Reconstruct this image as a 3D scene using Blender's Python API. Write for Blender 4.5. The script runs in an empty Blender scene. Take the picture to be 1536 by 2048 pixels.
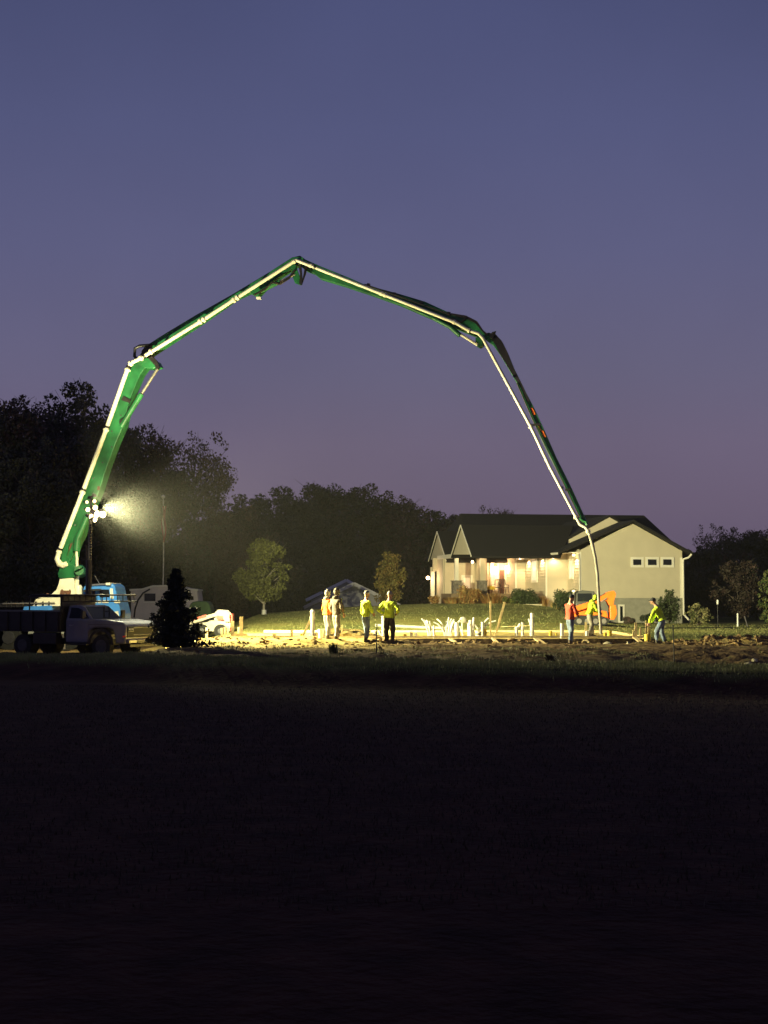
import bpy, bmesh, math, random
import numpy as np
from mathutils import Vector, Matrix, noise
R = math.radians
sc = bpy.context.scene
COL = sc.collection
# ------------------------------------------------------------------ camera
CAMZ = 1.7
FPX = 3000.0
PITCH = math.atan(166 / FPX)
cd = bpy.data.cameras.new('camera'); cam = bpy.data.objects.new('camera', cd); COL.objects.link(cam)
cam.location = (0, 0, CAMZ); cam.rotation_euler = (R(90) + PITCH, 0, 0)
cd.sensor_fit = 'HORIZONTAL'; cd.sensor_width = 36; cd.lens = 36 * FPX / 1536
cd.clip_start = 0.1; cd.clip_end = 3000
sc.camera = cam
sc.view_settings.view_transform = 'Standard'; sc.view_settings.look = 'None'
sc.view_settings.exposure = 0.0; sc.view_settings.gamma = 1
sc.cycles.use_denoising = True
sc.cycles.volume_step_rate = 1.0
sc.cycles.volume_bounces = 0
sc.cycles.max_bounces = 6
# ------------------------------------------------------------------ world: dusk sky
w = bpy.data.worlds.new('World'); sc.world = w; w.use_nodes = True
nt = w.node_tree; nt.nodes.clear()
wo = nt.nodes.new('ShaderNodeOutputWorld'); bg = nt.nodes.new('ShaderNodeBackground')
tc = nt.nodes.new('ShaderNodeTexCoord'); sx = nt.nodes.new('ShaderNodeSeparateXYZ')
cr = nt.nodes.new('ShaderNodeValToRGB')
nt.links.new(tc.outputs['Generated'], sx.inputs[0]); nt.links.new(sx.outputs[2], cr.inputs[0])
sn = nt.nodes.new('ShaderNodeTexNoise'); sn.inputs['Scale'].default_value = 3.5; sn.inputs['Detail'].default_value = 5; nt.links.new(tc.outputs['Generated'], sn.inputs['Vector'])
sm = nt.nodes.new('ShaderNodeMapRange'); sm.inputs[1].default_value = .3; sm.inputs[2].default_value = .7; sm.inputs[3].default_value = .93; sm.inputs[4].default_value = 1.08; nt.links.new(sn.outputs[0], sm.inputs[0])
sv = nt.nodes.new('ShaderNodeVectorMath'); sv.operation = 'SCALE'; nt.links.new(cr.outputs[0], sv.inputs[0]); nt.links.new(sm.outputs[0], sv.inputs['Scale'])   # faint high cloud in the dusk sky
nt.links.new(sv.outputs[0], bg.inputs[0]); nt.links.new(bg.outputs[0], wo.inputs[0])
def s2l(r, g, b):
    return tuple(((c / 255) / 12.92 if c / 255 <= .04045 else ((c / 255 + .055) / 1.055) ** 2.4) for c in (r, g, b)) + (1,)
SKY = [(0.0, (96, 84, 104)), (0.063, (104, 92, 115)), (0.10, (106, 96, 121)), (0.145, (101, 97, 125)), (0.224, (93, 94, 129)), (0.30, (84, 88, 126)), (0.37, (75, 80, 118)), (0.6, (48, 52, 86)), (1.0, (28, 32, 60))]
el = cr.color_ramp.elements
el[0].position = SKY[0][0]; el[0].color = s2l(*SKY[0][1])
el[1].position = SKY[-1][0]; el[1].color = s2l(*SKY[-1][1])
for p, c in SKY[1:-1]:
    e = el.new(p); e.color = s2l(*c)
bg.inputs[1].default_value = 1.0
LIGHTC = (1.0, 0.93, 0.48)
TOWER = Vector((-11.3, 57.9, 0))
LAMPZ = 4.95
# ------------------------------------------------------------------ pixel helpers (photo pixels -> points at a real distance)
def ray(px, py):
    a = (px - 768) / FPX; b = (1024 - py) / FPX
    return Vector((a, math.cos(PITCH) - b * math.sin(PITCH), math.sin(PITCH) + b * math.cos(PITCH)))
def P(px, py, d):
    r = ray(px, py); r = r * (d / r.y)
    return Vector((r.x, r.y, r.z + CAMZ))
def plane_hit(px, py, o, n):
    r = ray(px, py); c = Vector((0, 0, CAMZ))
    t = (o - c).dot(n) / r.dot(n)
    return c + r * t
def sstep(a, b, x):
    if a == b: return 0.0
    t = min(1, max(0, (x - a) / (b - a))); return t * t * (3 - 2 * t)
# ------------------------------------------------------------------ materials
MATS = {}
def mat(name, col, rough=.6, metal=0., var=.18, scale=4., bump=0., bscale=20., emit=None, estr=0., col2=None, alpha=None, detail=4):
    if name in MATS: return MATS[name]
    m = bpy.data.materials.new(name); m.use_nodes = True; n = m.node_tree.nodes; l = m.node_tree.links
    b = n['Principled BSDF']
    b.inputs['Roughness'].default_value = rough; b.inputs['Metallic'].default_value = metal
    t = n.new('ShaderNodeTexCoord'); nz = n.new('ShaderNodeTexNoise'); nz.inputs['Scale'].default_value = scale
    nz.inputs['Detail'].default_value = detail
    l.new(t.outputs['Object'], nz.inputs['Vector'])
    r = n.new('ShaderNodeValToRGB'); l.new(nz.outputs[0], r.inputs[0])
    c2 = col2 or tuple(min(1, c * (1 + var)) for c in col)
    c1 = tuple(c * (1 - var) for c in col)
    r.color_ramp.elements[0].position = .32; r.color_ramp.elements[1].position = .68
    r.color_ramp.elements[0].color = (*c1, 1); r.color_ramp.elements[1].color = (*c2, 1)
    l.new(r.outputs[0], b.inputs['Base Color'])
    if bump:
        n2 = n.new('ShaderNodeTexNoise'); n2.inputs['Scale'].default_value = bscale; l.new(t.outputs['Object'], n2.inputs['Vector'])
        bp = n.new('ShaderNodeBump'); bp.inputs['Strength'].default_value = bump; bp.inputs['Distance'].default_value = .05
        l.new(n2.outputs[0], bp.inputs['Height']); l.new(bp.outputs[0], b.inputs['Normal'])
    if emit:
        b.inputs['Emission Color'].default_value = (*emit, 1); b.inputs['Emission Strength'].default_value = estr
    MATS[name] = m
    return m
M = dict(
    green=mat('boom_green', (.014, .125, .042), .42, 0, .4, 1.6, .15, 30),
    hose=mat('end_hose_rubber', (.42, .38, .30), .7, 0, .2, 3),
    pipe=mat('boom_pipe', (.84, .79, .62), .42, 0, .12, 3),
    white=mat('white_paint', (.78, .74, .62), .4, 0, .15, 3),
    blue=mat('cab_blue', (.06, .25, .75), .3, 0, .12, 3),
    black=mat('black_steel', (.018, .016, .018), .45, .2, .3, 5),
    rubber=mat('rubber', (.015, .015, .015), .85, 0, .3, 8, .3, 40),
    steel=mat('steel', (.45, .42, .38), .35, .8, .2, 6),
    chrome=mat('chrome', (.22, .22, .24), .3, 1, .1, 6),
    silver=mat('silver_paint', (.17, .175, .23), .22, .3, .1, 2),
    darkrim=mat('dark_rim', (.06, .06, .065), .5, .5, .2, 6),
    glass=mat('dark_glass', (.01, .012, .014), .06, 0, .1, 2),
    rust=mat('rust_brown', (.12, .05, .03), .7, 0, .4, 10),
    wood=mat('form_lumber', (.62, .46, .22), .7, 0, .2, 6, .2, 30),
    pvc=mat('white_pvc', (.8, .78, .70), .35, 0, .06, 5),
    yellow=mat('yellow_cap', (.75, .55, .05), .5, 0, .15, 6),
    teal=mat('teal_tape', (.10, .35, .35), .5, 0, .15, 6),
    orange=mat('machine_orange', (.85, .16, .015), .4, 0, .15, 3),
    red=mat('machine_red', (.6, .05, .02), .4, 0, .15, 3),
    grey=mat('machine_grey', (.16, .16, .15), .5, 0, .2, 4),
    siding=mat('tan_siding', (.51, .45, .33), .7, 0, .05, 1.2),
    trim=mat('cream_trim', (.72, .68, .58), .5, 0, .05, 3),
    shingle=mat('dark_shingles', (.006, .005, .0052), .9, 0, .4, 9, .6, 25),
    found=mat('grey_foundation', (.27, .26, .21), .85, 0, .12, 3, .3, 30),
    stone=mat('stone_veneer', (.15, .13, .11), .85, 0, .55, 7, .8, 9),
    porch=mat('porch_concrete', (.20, .14, .085), .8, 0, .15, 3),
    camper=mat('camper_skin', (.62, .54, .48), .45, 0, .08, 2),
    tarp=mat('green_canvas', (.06, .12, .045), .75, 0, .2, 3, .3, 6),
    barn=mat('grey_barn_metal', (.42, .41, .46), .6, .1, .12, 2),
    barntrim=mat('barn_trim', (.8, .77, .77), .6, 0, .1, 2),
    bark=mat('bark', (.09, .07, .055), .9, 0, .35, 6, .6, 20),
    palebark=mat('pale_bark', (.40, .36, .28), .85, 0, .3, 8, .3, 20),
    skin=mat('skin', (.50, .28, .18), .55, 0, .08, 12),
    hivis=mat('hivis_cloth', (.62, .80, .05), .8, 0, .12, 7, .5, 12),
    hiorange=mat('orange_cloth', (.90, .26, .02), .8, 0, .12, 7, .5, 12),
    greycloth=mat('grey_hoodie_cloth', (.17, .14, .10), .85, 0, .2, 7, .5, 12),
    redcloth=mat('red_cloth', (.72, .10, .05), .85, 0, .15, 7, .5, 12),
    jeans=mat('denim', (.17, .22, .29), .85, 0, .25, 9, .5, 14),
    palejeans=mat('pale_trousers', (.34, .31, .25), .85, 0, .2, 9, .5, 14),
    darkcloth=mat('dark_trousers', (.035, .03, .03), .85, 0, .25, 9, .5, 14),
    leather=mat('boot_leather', (.07, .045, .03), .6, 0, .3, 12),
    palecap=mat('pale_cap', (.36, .33, .27), .8, 0, .12, 12),
    darkcap=mat('dark_cap', (.04, .04, .045), .8, 0, .2, 12),
    clod=mat('clod_soil', (.22, .14, .055), .95, 0, .4, 3, .6, 12),
    rock=mat('field_stone', (.44, .38, .26), .85, 0, .3, 5, .4, 10),
    lampglow=mat('lamp_lens', (1, .9, .6), .3, 0, 0, 1, emit=(1, .84, .42), estr=7),
    lampdim=mat('lamp_lens_dim', (1, .9, .7), .3, 0, 0, 1, emit=(1, .78, .36), estr=1.3),
    warmbulb=mat('warm_bulb', (1, .7, .4), .3, 0, 0, 1, emit=(1, .66, .32), estr=22),
    winlit=mat('lit_window', (.8, .7, .5), .3, 0, .1, 3, emit=(1, .74, .40), estr=.55),
    winsoft=mat('soft_lit_window', (.6, .6, .55), .3, 0, .1, 3, emit=(.95, .85, .62), estr=.35),
    flagred=mat('flag_cloth', (.30, .06, .07), .8, 0, .1, 4),
)
def leafmat(name, c):
    m = mat(name, c, .7, 0, .35, 1.3)
    return m
L_DARK = [leafmat('leaf_dark_green', (.055, .058, .036)), leafmat('leaf_brown', (.09, .066, .048)), leafmat('leaf_russet', (.10, .055, .045)), leafmat('leaf_olive', (.07, .066, .038))]
L_LIT = [leafmat('leaf_yellow_green', (.15, .16, .035)), leafmat('leaf_light_olive', (.10, .105, .028))]
L_ORG = [leafmat('leaf_orange', (.15, .10, .025)), leafmat('leaf_gold', (.15, .13, .03))]
L_RED = [leafmat('leaf_maroon', (.035, .018, .014)), leafmat('leaf_brownred', (.03, .022, .014))]
L_SPR = [leafmat('needle_dark', (.012, .018, .010)), leafmat('needle_black', (.008, .011, .008))]
L_BUSH = [leafmat('leaf_bush', (.05, .075, .02)), leafmat('leaf_bush_dark', (.03, .045, .015))]
L_TAN = [leafmat('ornamental_grass_tan', (.38, .26, .09)), leafmat('ornamental_grass_rust', (.30, .14, .04))]
L_LAWN = [leafmat('lawn_blade', (.22, .24, .07)), leafmat('lawn_blade_dry', (.29, .25, .09))]
L_GRS = [leafmat('grass_blade', (.040, .026, .014)), leafmat('grass_blade_dry', (.065, .036, .024))]
# ------------------------------------------------------------------ mesh builder
def link(o, parent=None):
    COL.objects.link(o)
    if parent is not None: o.parent = parent
    return o
def tag(o, label=None, cat=None, group=None, kind=None):
    if label: o['label'] = label
    if cat: o['category'] = cat
    if group: o['group'] = group
    if kind: o['kind'] = kind
    return o
def thing(name, label, cat, loc=(0, 0, 0), rotz=0, group=None):
    o = bpy.data.objects.new(name, None); COL.objects.link(o)
    o.location = loc; o.rotation_euler = (0, 0, rotz); o.empty_display_size = .2
    return tag(o, label, cat, group)
def copy_tree(o, loc=None, rotz=None, parent=None, label=None):
    c = o.copy(); COL.objects.link(c)
    if parent is not None: c.parent = parent
    if loc is not None: c.location = loc
    if rotz is not None: c.rotation_euler = (0, 0, rotz)
    if label: c['label'] = label
    for ch in list(o.children): copy_tree(ch, parent=c)
    return c
def world_of(o):
    m = Matrix.Identity(4)
    while o is not None:
        m = (Matrix.Translation(o.location) @ o.rotation_euler.to_matrix().to_4x4()) @ m; o = o.parent
    return m
class MB:
    def __init__(s): s.v = []; s.f = []; s.m = []
    def add(s, vs, fs, mi=0):
        k = len(s.v); s.v += [tuple(x) for x in vs]; s.f += [tuple(i + k for i in f) for f in fs]; s.m += [mi] * len(fs); return s
    def box(s, c, size, rz=0, rot=None, mi=0):
        hx, hy, hz = size[0] / 2, size[1] / 2, size[2] / 2
        m = rot if rot is not None else Matrix.Rotation(rz, 3, 'Z')
        vs = [Vector(c) + m @ Vector((a * hx, b * hy, d * hz)) for a in (-1, 1) for b in (-1, 1) for d in (-1, 1)]
        return s.add(vs, [(0, 1, 3, 2), (4, 6, 7, 5), (0, 4, 5, 1), (2, 3, 7, 6), (0, 2, 6, 4), (1, 5, 7, 3)], mi)
    def bb(s, x0, x1, y0, y1, z0, z1, mi=0):
        return s.box(((x0 + x1) / 2, (y0 + y1) / 2, (z0 + z1) / 2), (x1 - x0, y1 - y0, z1 - z0), mi=mi)
    def beam(s, p0, p1, w_, h_, up=(0, 0, 1), mi=0):
        p0 = Vector(p0); p1 = Vector(p1); d = p1 - p0; L = d.length; d.normalize(); up = Vector(up)
        if abs(d.dot(up)) > .98: up = Vector((0, 1, 0))
        sd = d.cross(up).normalized(); u = sd.cross(d)
        m = Matrix((d, sd, u)).transposed()
        return s.box((p0 + p1) / 2, (L, w_, h_), rot=m, mi=mi)
    def path(s, pts, rad, n=8, mi=0, caps=True):
        pts = [Vector(p) for p in pts]
        if not hasattr(rad, '__len__'): rad = [rad] * len(pts)
        k = len(s.v); prev = None
        for i, p in enumerate(pts):
            if i == 0: d = pts[1] - p
            elif i == len(pts) - 1: d = p - pts[-2]
            else: d = (pts[i + 1] - p).normalized() + (p - pts[i - 1]).normalized()
            if d.length < 1e-9: d = Vector((0, 0, 1))
            d.normalize()
            if prev is None:
                a = Vector((0, 0, 1)) if abs(d.z) < .9 else Vector((1, 0, 0)); a = (a - d * a.dot(d)).normalized()
            else:
                a = prev - d * prev.dot(d)
                a = a.normalized() if a.length > 1e-6 else prev
            prev = a; b = d.cross(a)
            for j in range(n):
                t = 2 * math.pi * j / n; s.v.append(tuple(p + (a * math.cos(t) + b * math.sin(t)) * rad[i]))
        for i in range(len(pts) - 1):
            for j in range(n):
                s.f.append((k + i * n + j, k + i * n + (j + 1) % n, k + (i + 1) * n + (j + 1) % n, k + (i + 1) * n + j)); s.m.append(mi)
        if caps:
            s.f.append(tuple(k + j for j in range(n - 1, -1, -1))); s.m.append(mi)
            e = k + (len(pts) - 1) * n; s.f.append(tuple(e + j for j in range(n))); s.m.append(mi)
        return s
    def tube(s, p0, p1, r0, r1=None, n=10, mi=0): return s.path([p0, p1], [r0, r1 if r1 is not None else r0], n, mi)
    def prism(s, pts, ext, mi=0):   # pts: 3D outline; ext: extrusion vector
        k = len(pts); ext = Vector(ext); vs = [Vector(p) for p in pts] + [Vector(p) + ext for p in pts]
        return s.add(vs, [tuple(range(k)), tuple(range(2 * k - 1, k - 1, -1))] + [(i, i + k, (i + 1) % k + k, (i + 1) % k) for i in range(k)], mi)
    def xz(s, poly, y0, y1, mi=0): return s.prism([(a, y0, b) for a, b in poly], (0, y1 - y0, 0), mi)
    def ell(s, c, r, nu=12, nv=8, wob=0, seed=0, mi=0, fr=2.0):
        c = Vector(c); k = len(s.v)
        if not hasattr(r, '__len__'): r = (r, r, r)
        for i in range(nv + 1):
            for j in range(nu):
                th = math.pi * i / nv; ph = 2 * math.pi * j / nu
                d = Vector((math.sin(th) * math.cos(ph), math.sin(th) * math.sin(ph), math.cos(th)))
                q = 1 + wob * noise.noise(d * fr + Vector((seed * 3.1, seed * 1.7, 0))) if wob else 1
                s.v.append((c.x + d.x * r[0] * q, c.y + d.y * r[1] * q, c.z + d.z * r[2] * q))
        for i in range(nv):
            for j in range(nu):
                s.f.append((k + i * nu + j, k + (i + 1) * nu + j, k + (i + 1) * nu + (j + 1) % nu, k + i * nu + (j + 1) % nu)); s.m.append(mi)
        return s
    def mesh(s, name, mats, smooth=False, bevel=0):
        me = bpy.data.meshes.new(name); me.from_pydata([tuple(x) for x in s.v], [], s.f)
        mats = mats if isinstance(mats, (list, tuple)) else [mats]
        for m in mats: me.materials.append(m)
        if len(mats) > 1: me.polygons.foreach_set('material_index', s.m)
        bm = bmesh.new(); bm.from_mesh(me)
        if smooth: bmesh.ops.remove_doubles(bm, verts=bm.verts, dist=1e-5)
        bmesh.ops.recalc_face_normals(bm, faces=bm.faces)
        if bevel:
            es = [e for e in bm.edges if len(e.link_faces) == 2 and e.calc_face_angle(0) > .6]
            bmesh.ops.bevel(bm, geom=es, offset=bevel, segments=2, affect='EDGES', profile=.5, clamp_overlap=True)
        bm.to_mesh(me); bm.free()
        if smooth:
            me.polygons.foreach_set('use_smooth', [True] * len(me.polygons))
            me.set_sharp_from_angle(angle=R(48))
        return me
    def build(s, name, mats, parent=None, world=False, smooth=False, bevel=0, origin=None):
        if parent is not None and world:
            im = world_of(parent).inverted(); s.v = [im @ Vector(p) for p in s.v]
        loc = None
        if parent is None:
            a = np.array([tuple(p) for p in s.v])
            loc = Vector(origin) if origin is not None else Vector((*(a[:, :2].mean(0)), a[:, 2].min()))
            s.v = [Vector(p) - loc for p in s.v]
        o = bpy.data.objects.new(name, s.mesh(name, mats, smooth, bevel))
        if loc is not None: o.location = loc
        return link(o, parent)
# ------------------------------------------------------------------ terrain
def lipy(x): return min(40.5, max(31.5, 36.3 - .42 * x))
def zhouse(x):
    xs = [-60, -14, -10, -8, -2.3, 2.7, 8.5, 10.3, 12.0, 13.5, 26, 60]; zs = [-.6, -.6, -.2, .45, .85, 1.12, 1.12, 1.0, .35, -.14, -.25, -.4]
    return float(np.interp(x, xs, zs))
def terrain(x, y, rough=True):
    left = sstep(-6.2, -9.5, x)
    z = -.58 * left * sstep(42, 50, y)
    ly = lipy(x); z += -.45 * sstep(ly, ly - 2.5, y) + .30 * sstep(ly - 3, 4, y)
    if y > 66:
        z = z + (zhouse(x) - z) * sstep(66, 99, y)
    if y > 104:
        k = sstep(104, 128, y) * (1 - sstep(3, 9, x)) + sstep(132, 160, y) * sstep(3, 9, x)
        z = z + (-2.4 - z) * min(1, k)
    if 34 < y < 72 and -14 < x < 24:
        inx = sstep(-.5, .8, x) * (1 - sstep(11.0, 12.2, x))
        z += -.12 * inx * sstep(51.5, 53, y) * (1 - sstep(58.1, 58.3, y)) - .36 * inx * sstep(55.0, 55.6, y) * (1 - sstep(58.1, 58.3, y))
        z += .02 * inx * sstep(53.4, 54.4, y) * (1 - sstep(54.5, 55.2, y))
        dit = sstep(6.8, 8.4, x) * sstep(36.0, 38.2, y) * (1 - sstep(43, 47, y))
        z += -.42 * dit
        z += .10 * sstep(10, 12, x) * sstep(50, 52, y) * (1 - sstep(54, 56.5, y))
        z += .10 * sstep(-8.2, -7, x) * (1 - sstep(-2.5, -1, x)) * sstep(51, 53, y) * (1 - sstep(56, 57, y))
    if rough:
        s_ = site(x, y)
        if s_ > .01:
            v = Vector((x, y, 0))
            n1 = noise.fractal(v * .9, 1.0, 2.0, 3); n2 = abs(noise.noise(v * 2.6)); n3 = noise.noise(v * 7.1)
            a = (.085 + .06 * sstep(-1, 1, x) * sstep(52.5, 54, y)) if y < 58.3 else .02
            z += s_ * (a * n1 + a * .9 * n2 + a * .35 * n3)
        elif y < 130:
            z += .02 * noise.noise(Vector((x * .7, y * .7, 3))) + .008 * noise.noise(Vector((x * 3, y * 3, 3)))
            if y > 60: z += .05 * noise.noise(Vector((x * .15, y * .12, 5)))
    return z
def site(x, y):     # 1 where the soil is bare
    e = 1.1 * noise.noise(Vector((x * .35, y * .35, 9))) + .4 * noise.noise(Vector((x * 1.7, y * 1.7, 2)))
    y0 = lipy(x) + 2.6 + (2.0 if x > 6 else 0) + e
    y1 = (67.5 if x < 10.6 else 56.5) + e * 1.2
    t = sstep(y0 - .6, y0 + .9, y) * (1 - sstep(y1 - .8, y1 + .8, y))
    return t * (1 - sstep(30, 34, abs(x)))
def gridlines(segs):
    out = []
    for a, b, st in segs: out += list(np.arange(a, b, st))
    out.append(segs[-1][1]); return out
gx = gridlines([(-700, -100, 60), (-100, -30, 5), (-30, -14, .8), (-14, 16, .16), (16, 32, .8), (32, 100, 5), (100, 700, 60)])
gy = gridlines([(-30, 0, 5), (0, 28, 1), (28, 57, .15), (57, 59.4, .1), (59.4, 72, .25), (72, 110, .8), (110, 170, 3), (170, 1200, 50)])
V = []; S = []
for y in gy:
    for x in gx:
        V.append((x, y, terrain(x, y))); S.append((site(x, y), y, x))
nx = len(gx); F_ = [(j * nx + i, j * nx + i + 1, (j + 1) * nx + i + 1, (j + 1) * nx + i) for j in range(len(gy) - 1) for i in range(nx - 1)]
me = bpy.data.meshes.new('ground'); me.from_pydata(V, [], F_); me.polygons.foreach_set('use_smooth', [True] * len(F_))
at = me.attributes.new('soil', 'FLOAT', 'POINT'); at.data.foreach_set('value', [s_[0] for s_ in S])
def sandy(x, y): return sstep(-9.5, -8, x) * (1 - sstep(-1.5, 1.2, x + .3 * noise.noise(Vector((x, y, 1))))) * sstep(45.2, 48.4, y + .5 * x * 0 + noise.noise(Vector((x * .8, y * .8, 4)))) if y < 75 else 0
def sand2(x, y): return max(sandy(x, y), sstep(58.42, 58.5, y) * (1 - sstep(68, 70, y)) if -10 < x < 11 else 0, .55 * sstep(10.3, 11.5, x) * sstep(49.5, 51, y) * (1 - sstep(57, 58.5, y)))
at = me.attributes.new('sand', 'FLOAT', 'POINT'); at.data.foreach_set('value', [sand2(s_[2], s_[1]) for s_ in S])
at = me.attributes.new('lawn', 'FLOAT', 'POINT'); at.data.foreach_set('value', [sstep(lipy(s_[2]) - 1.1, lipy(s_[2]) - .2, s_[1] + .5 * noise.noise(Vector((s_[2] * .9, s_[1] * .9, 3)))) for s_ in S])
at = me.attributes.new('trench_shade', 'FLOAT', 'POINT'); at.data.foreach_set('value', [(sstep(53.3, 54.2, s_[1] + .5 * noise.noise(Vector((s_[2] * 1.5, s_[1] * 1.5, 6)))) * (1 - sstep(58.36, 58.46, s_[1])) * sstep(-.8, .4, s_[2]) * (1 - sstep(11, 12.5, s_[2]))) if 50 < s_[1] < 60 else 0 for s_ in S])  # mask for the shade in front of the form board, painted into the soil
gm = bpy.data.materials.new('ground_material'); gm.use_nodes = True; n = gm.node_tree.nodes; l = gm.node_tree.links; b = n['Principled BSDF']; b.inputs['Roughness'].default_value = .95
b.inputs['Specular IOR Level'].default_value = .15
t = n.new('ShaderNodeTexCoord')
def nz(scale, det=5):
    q = n.new('ShaderNodeTexNoise'); q.inputs['Scale'].default_value = scale; q.inputs['Detail'].default_value = det; l.new(t.outputs['Object'], q.inputs['Vector']); return q.outputs[0]
def ramp(inp, *st):
    q = n.new('ShaderNodeValToRGB'); l.new(inp, q.inputs[0]); e = q.color_ramp.elements
    e[0].position, e[0].color = st[0][0], (*st[0][1], 1); e[1].position, e[1].color = st[-1][0], (*st[-1][1], 1)
    for p, c in st[1:-1]: z = e.new(p); z.color = (*c, 1)
    return q.outputs[0]
def mixc(f, a, c_):
    q = n.new('ShaderNodeMix'); q.data_type = 'RGBA'
    l.new(f, q.inputs[0]); l.new(a, q.inputs[6]); l.new(c_, q.inputs[7]); return q.outputs[2]
grass = ramp(nz(1.2, 8), (.3, (.17, .185, .05)), (.5, (.23, .235, .07)), (.7, (.29, .27, .095)))
grass2 = ramp(nz(.12, 3), (.35, (.55, .6, .5)), (.65, (1.25, 1.15, 1)))
q = n.new('ShaderNodeMix'); q.data_type = 'RGBA'; q.blend_type = 'MULTIPLY'; q.inputs[0].default_value = 1; l.new(grass, q.inputs[6]); l.new(grass2, q.inputs[7]); grassC = q.outputs[2]
soilC = ramp(nz(2.2, 8), (.28, (.045, .028, .014)), (.45, (.11, .065, .03)), (.58, (.20, .13, .055)), (.68, (.10, .10, .03)), (.8, (.16, .12, .05)))
sandC = ramp(nz(3.0, 8), (.3, (.38, .26, .08)), (.5, (.56, .41, .14)), (.7, (.66, .50, .20)))
shadeC = ramp(nz(3.5, 8), (.35, (.016, .009, .006)), (.55, (.035, .020, .011)), (.75, (.12, .08, .035)))  # darkened soil colour standing in for shade in the trench
a3 = n.new('ShaderNodeAttribute'); a3.attribute_name = 'trench_shade'
a1 = n.new('ShaderNodeAttribute'); a1.attribute_name = 'soil'; a2 = n.new('ShaderNodeAttribute'); a2.attribute_name = 'sand'
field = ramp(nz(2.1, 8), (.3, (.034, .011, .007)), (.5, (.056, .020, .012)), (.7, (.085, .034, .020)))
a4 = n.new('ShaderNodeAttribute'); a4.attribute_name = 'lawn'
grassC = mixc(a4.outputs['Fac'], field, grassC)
c_ = mixc(a1.outputs['Fac'], grassC, mixc(a2.outputs['Fac'], mixc(a3.outputs['Fac'], soilC, shadeC), sandC)); l.new(c_, b.inputs['Base Color'])
bp = n.new('ShaderNodeBump'); bp.inputs['Strength'].default_value = .8; bp.inputs['Distance'].default_value = .06; l.new(nz(9, 8), bp.inputs['Height']); l.new(bp.outputs[0], b.inputs['Normal'])
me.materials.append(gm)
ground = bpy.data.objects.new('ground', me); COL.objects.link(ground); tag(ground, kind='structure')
# ------------------------------------------------------------------ foliage helpers
def quads_mesh(name, C, U, W, mats, mi):
    n_ = len(C); v = np.empty((n_ * 4, 3), np.float32)
    v[0::4] = C - U - W * .4; v[1::4] = C + U * .2 - W; v[2::4] = C + U + W * .3; v[3::4] = C - U * .1 + W
    me = bpy.data.meshes.new(name); me.vertices.add(n_ * 4); me.vertices.foreach_set('co', v.ravel())
    me.loops.add(n_ * 4); me.loops.foreach_set('vertex_index', np.arange(n_ * 4, dtype=np.int32))
    me.polygons.add(n_); me.polygons.foreach_set('loop_start', np.arange(0, n_ * 4, 4, dtype=np.int32))
    for m in mats: me.materials.append(m)
    me.polygons.foreach_set('material_index', mi.astype(np.int32)); me.update(calc_edges=True)
    return me
def unit(rs, n_):
    a = rs.normal(size=(n_, 3)); return a / np.linalg.norm(a, axis=1)[:, None]
def leaves(rs, centers, radii, per, size, mats, name, flat=1.0, shell=.55):
    C = []; mi = []
    for c, r, k in zip(centers, radii, per):
        d = unit(rs, k); rr = r * (shell + (1.1 - shell) * rs.random((k, 1)) ** .6)
        p = np.array(c) + d * rr * np.array([1, 1, flat]); C.append(p); mi.append((rs.random(k) < .3 + .4 * rs.random()).astype(int) * rs.integers(1, len(mats), k) if len(mats) > 1 else np.zeros(k, int))
    C = np.concatenate(C); mi = np.concatenate(mi); n_ = len(C)
    a = unit(rs, n_); b_ = np.cross(a, unit(rs, n_)); b_ /= np.linalg.norm(b_, axis=1)[:, None]
    s_ = size * (.5 + rs.random((n_, 1)))
    return quads_mesh(name, C, a * s_, b_ * s_ * .6, mats, mi)
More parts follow.
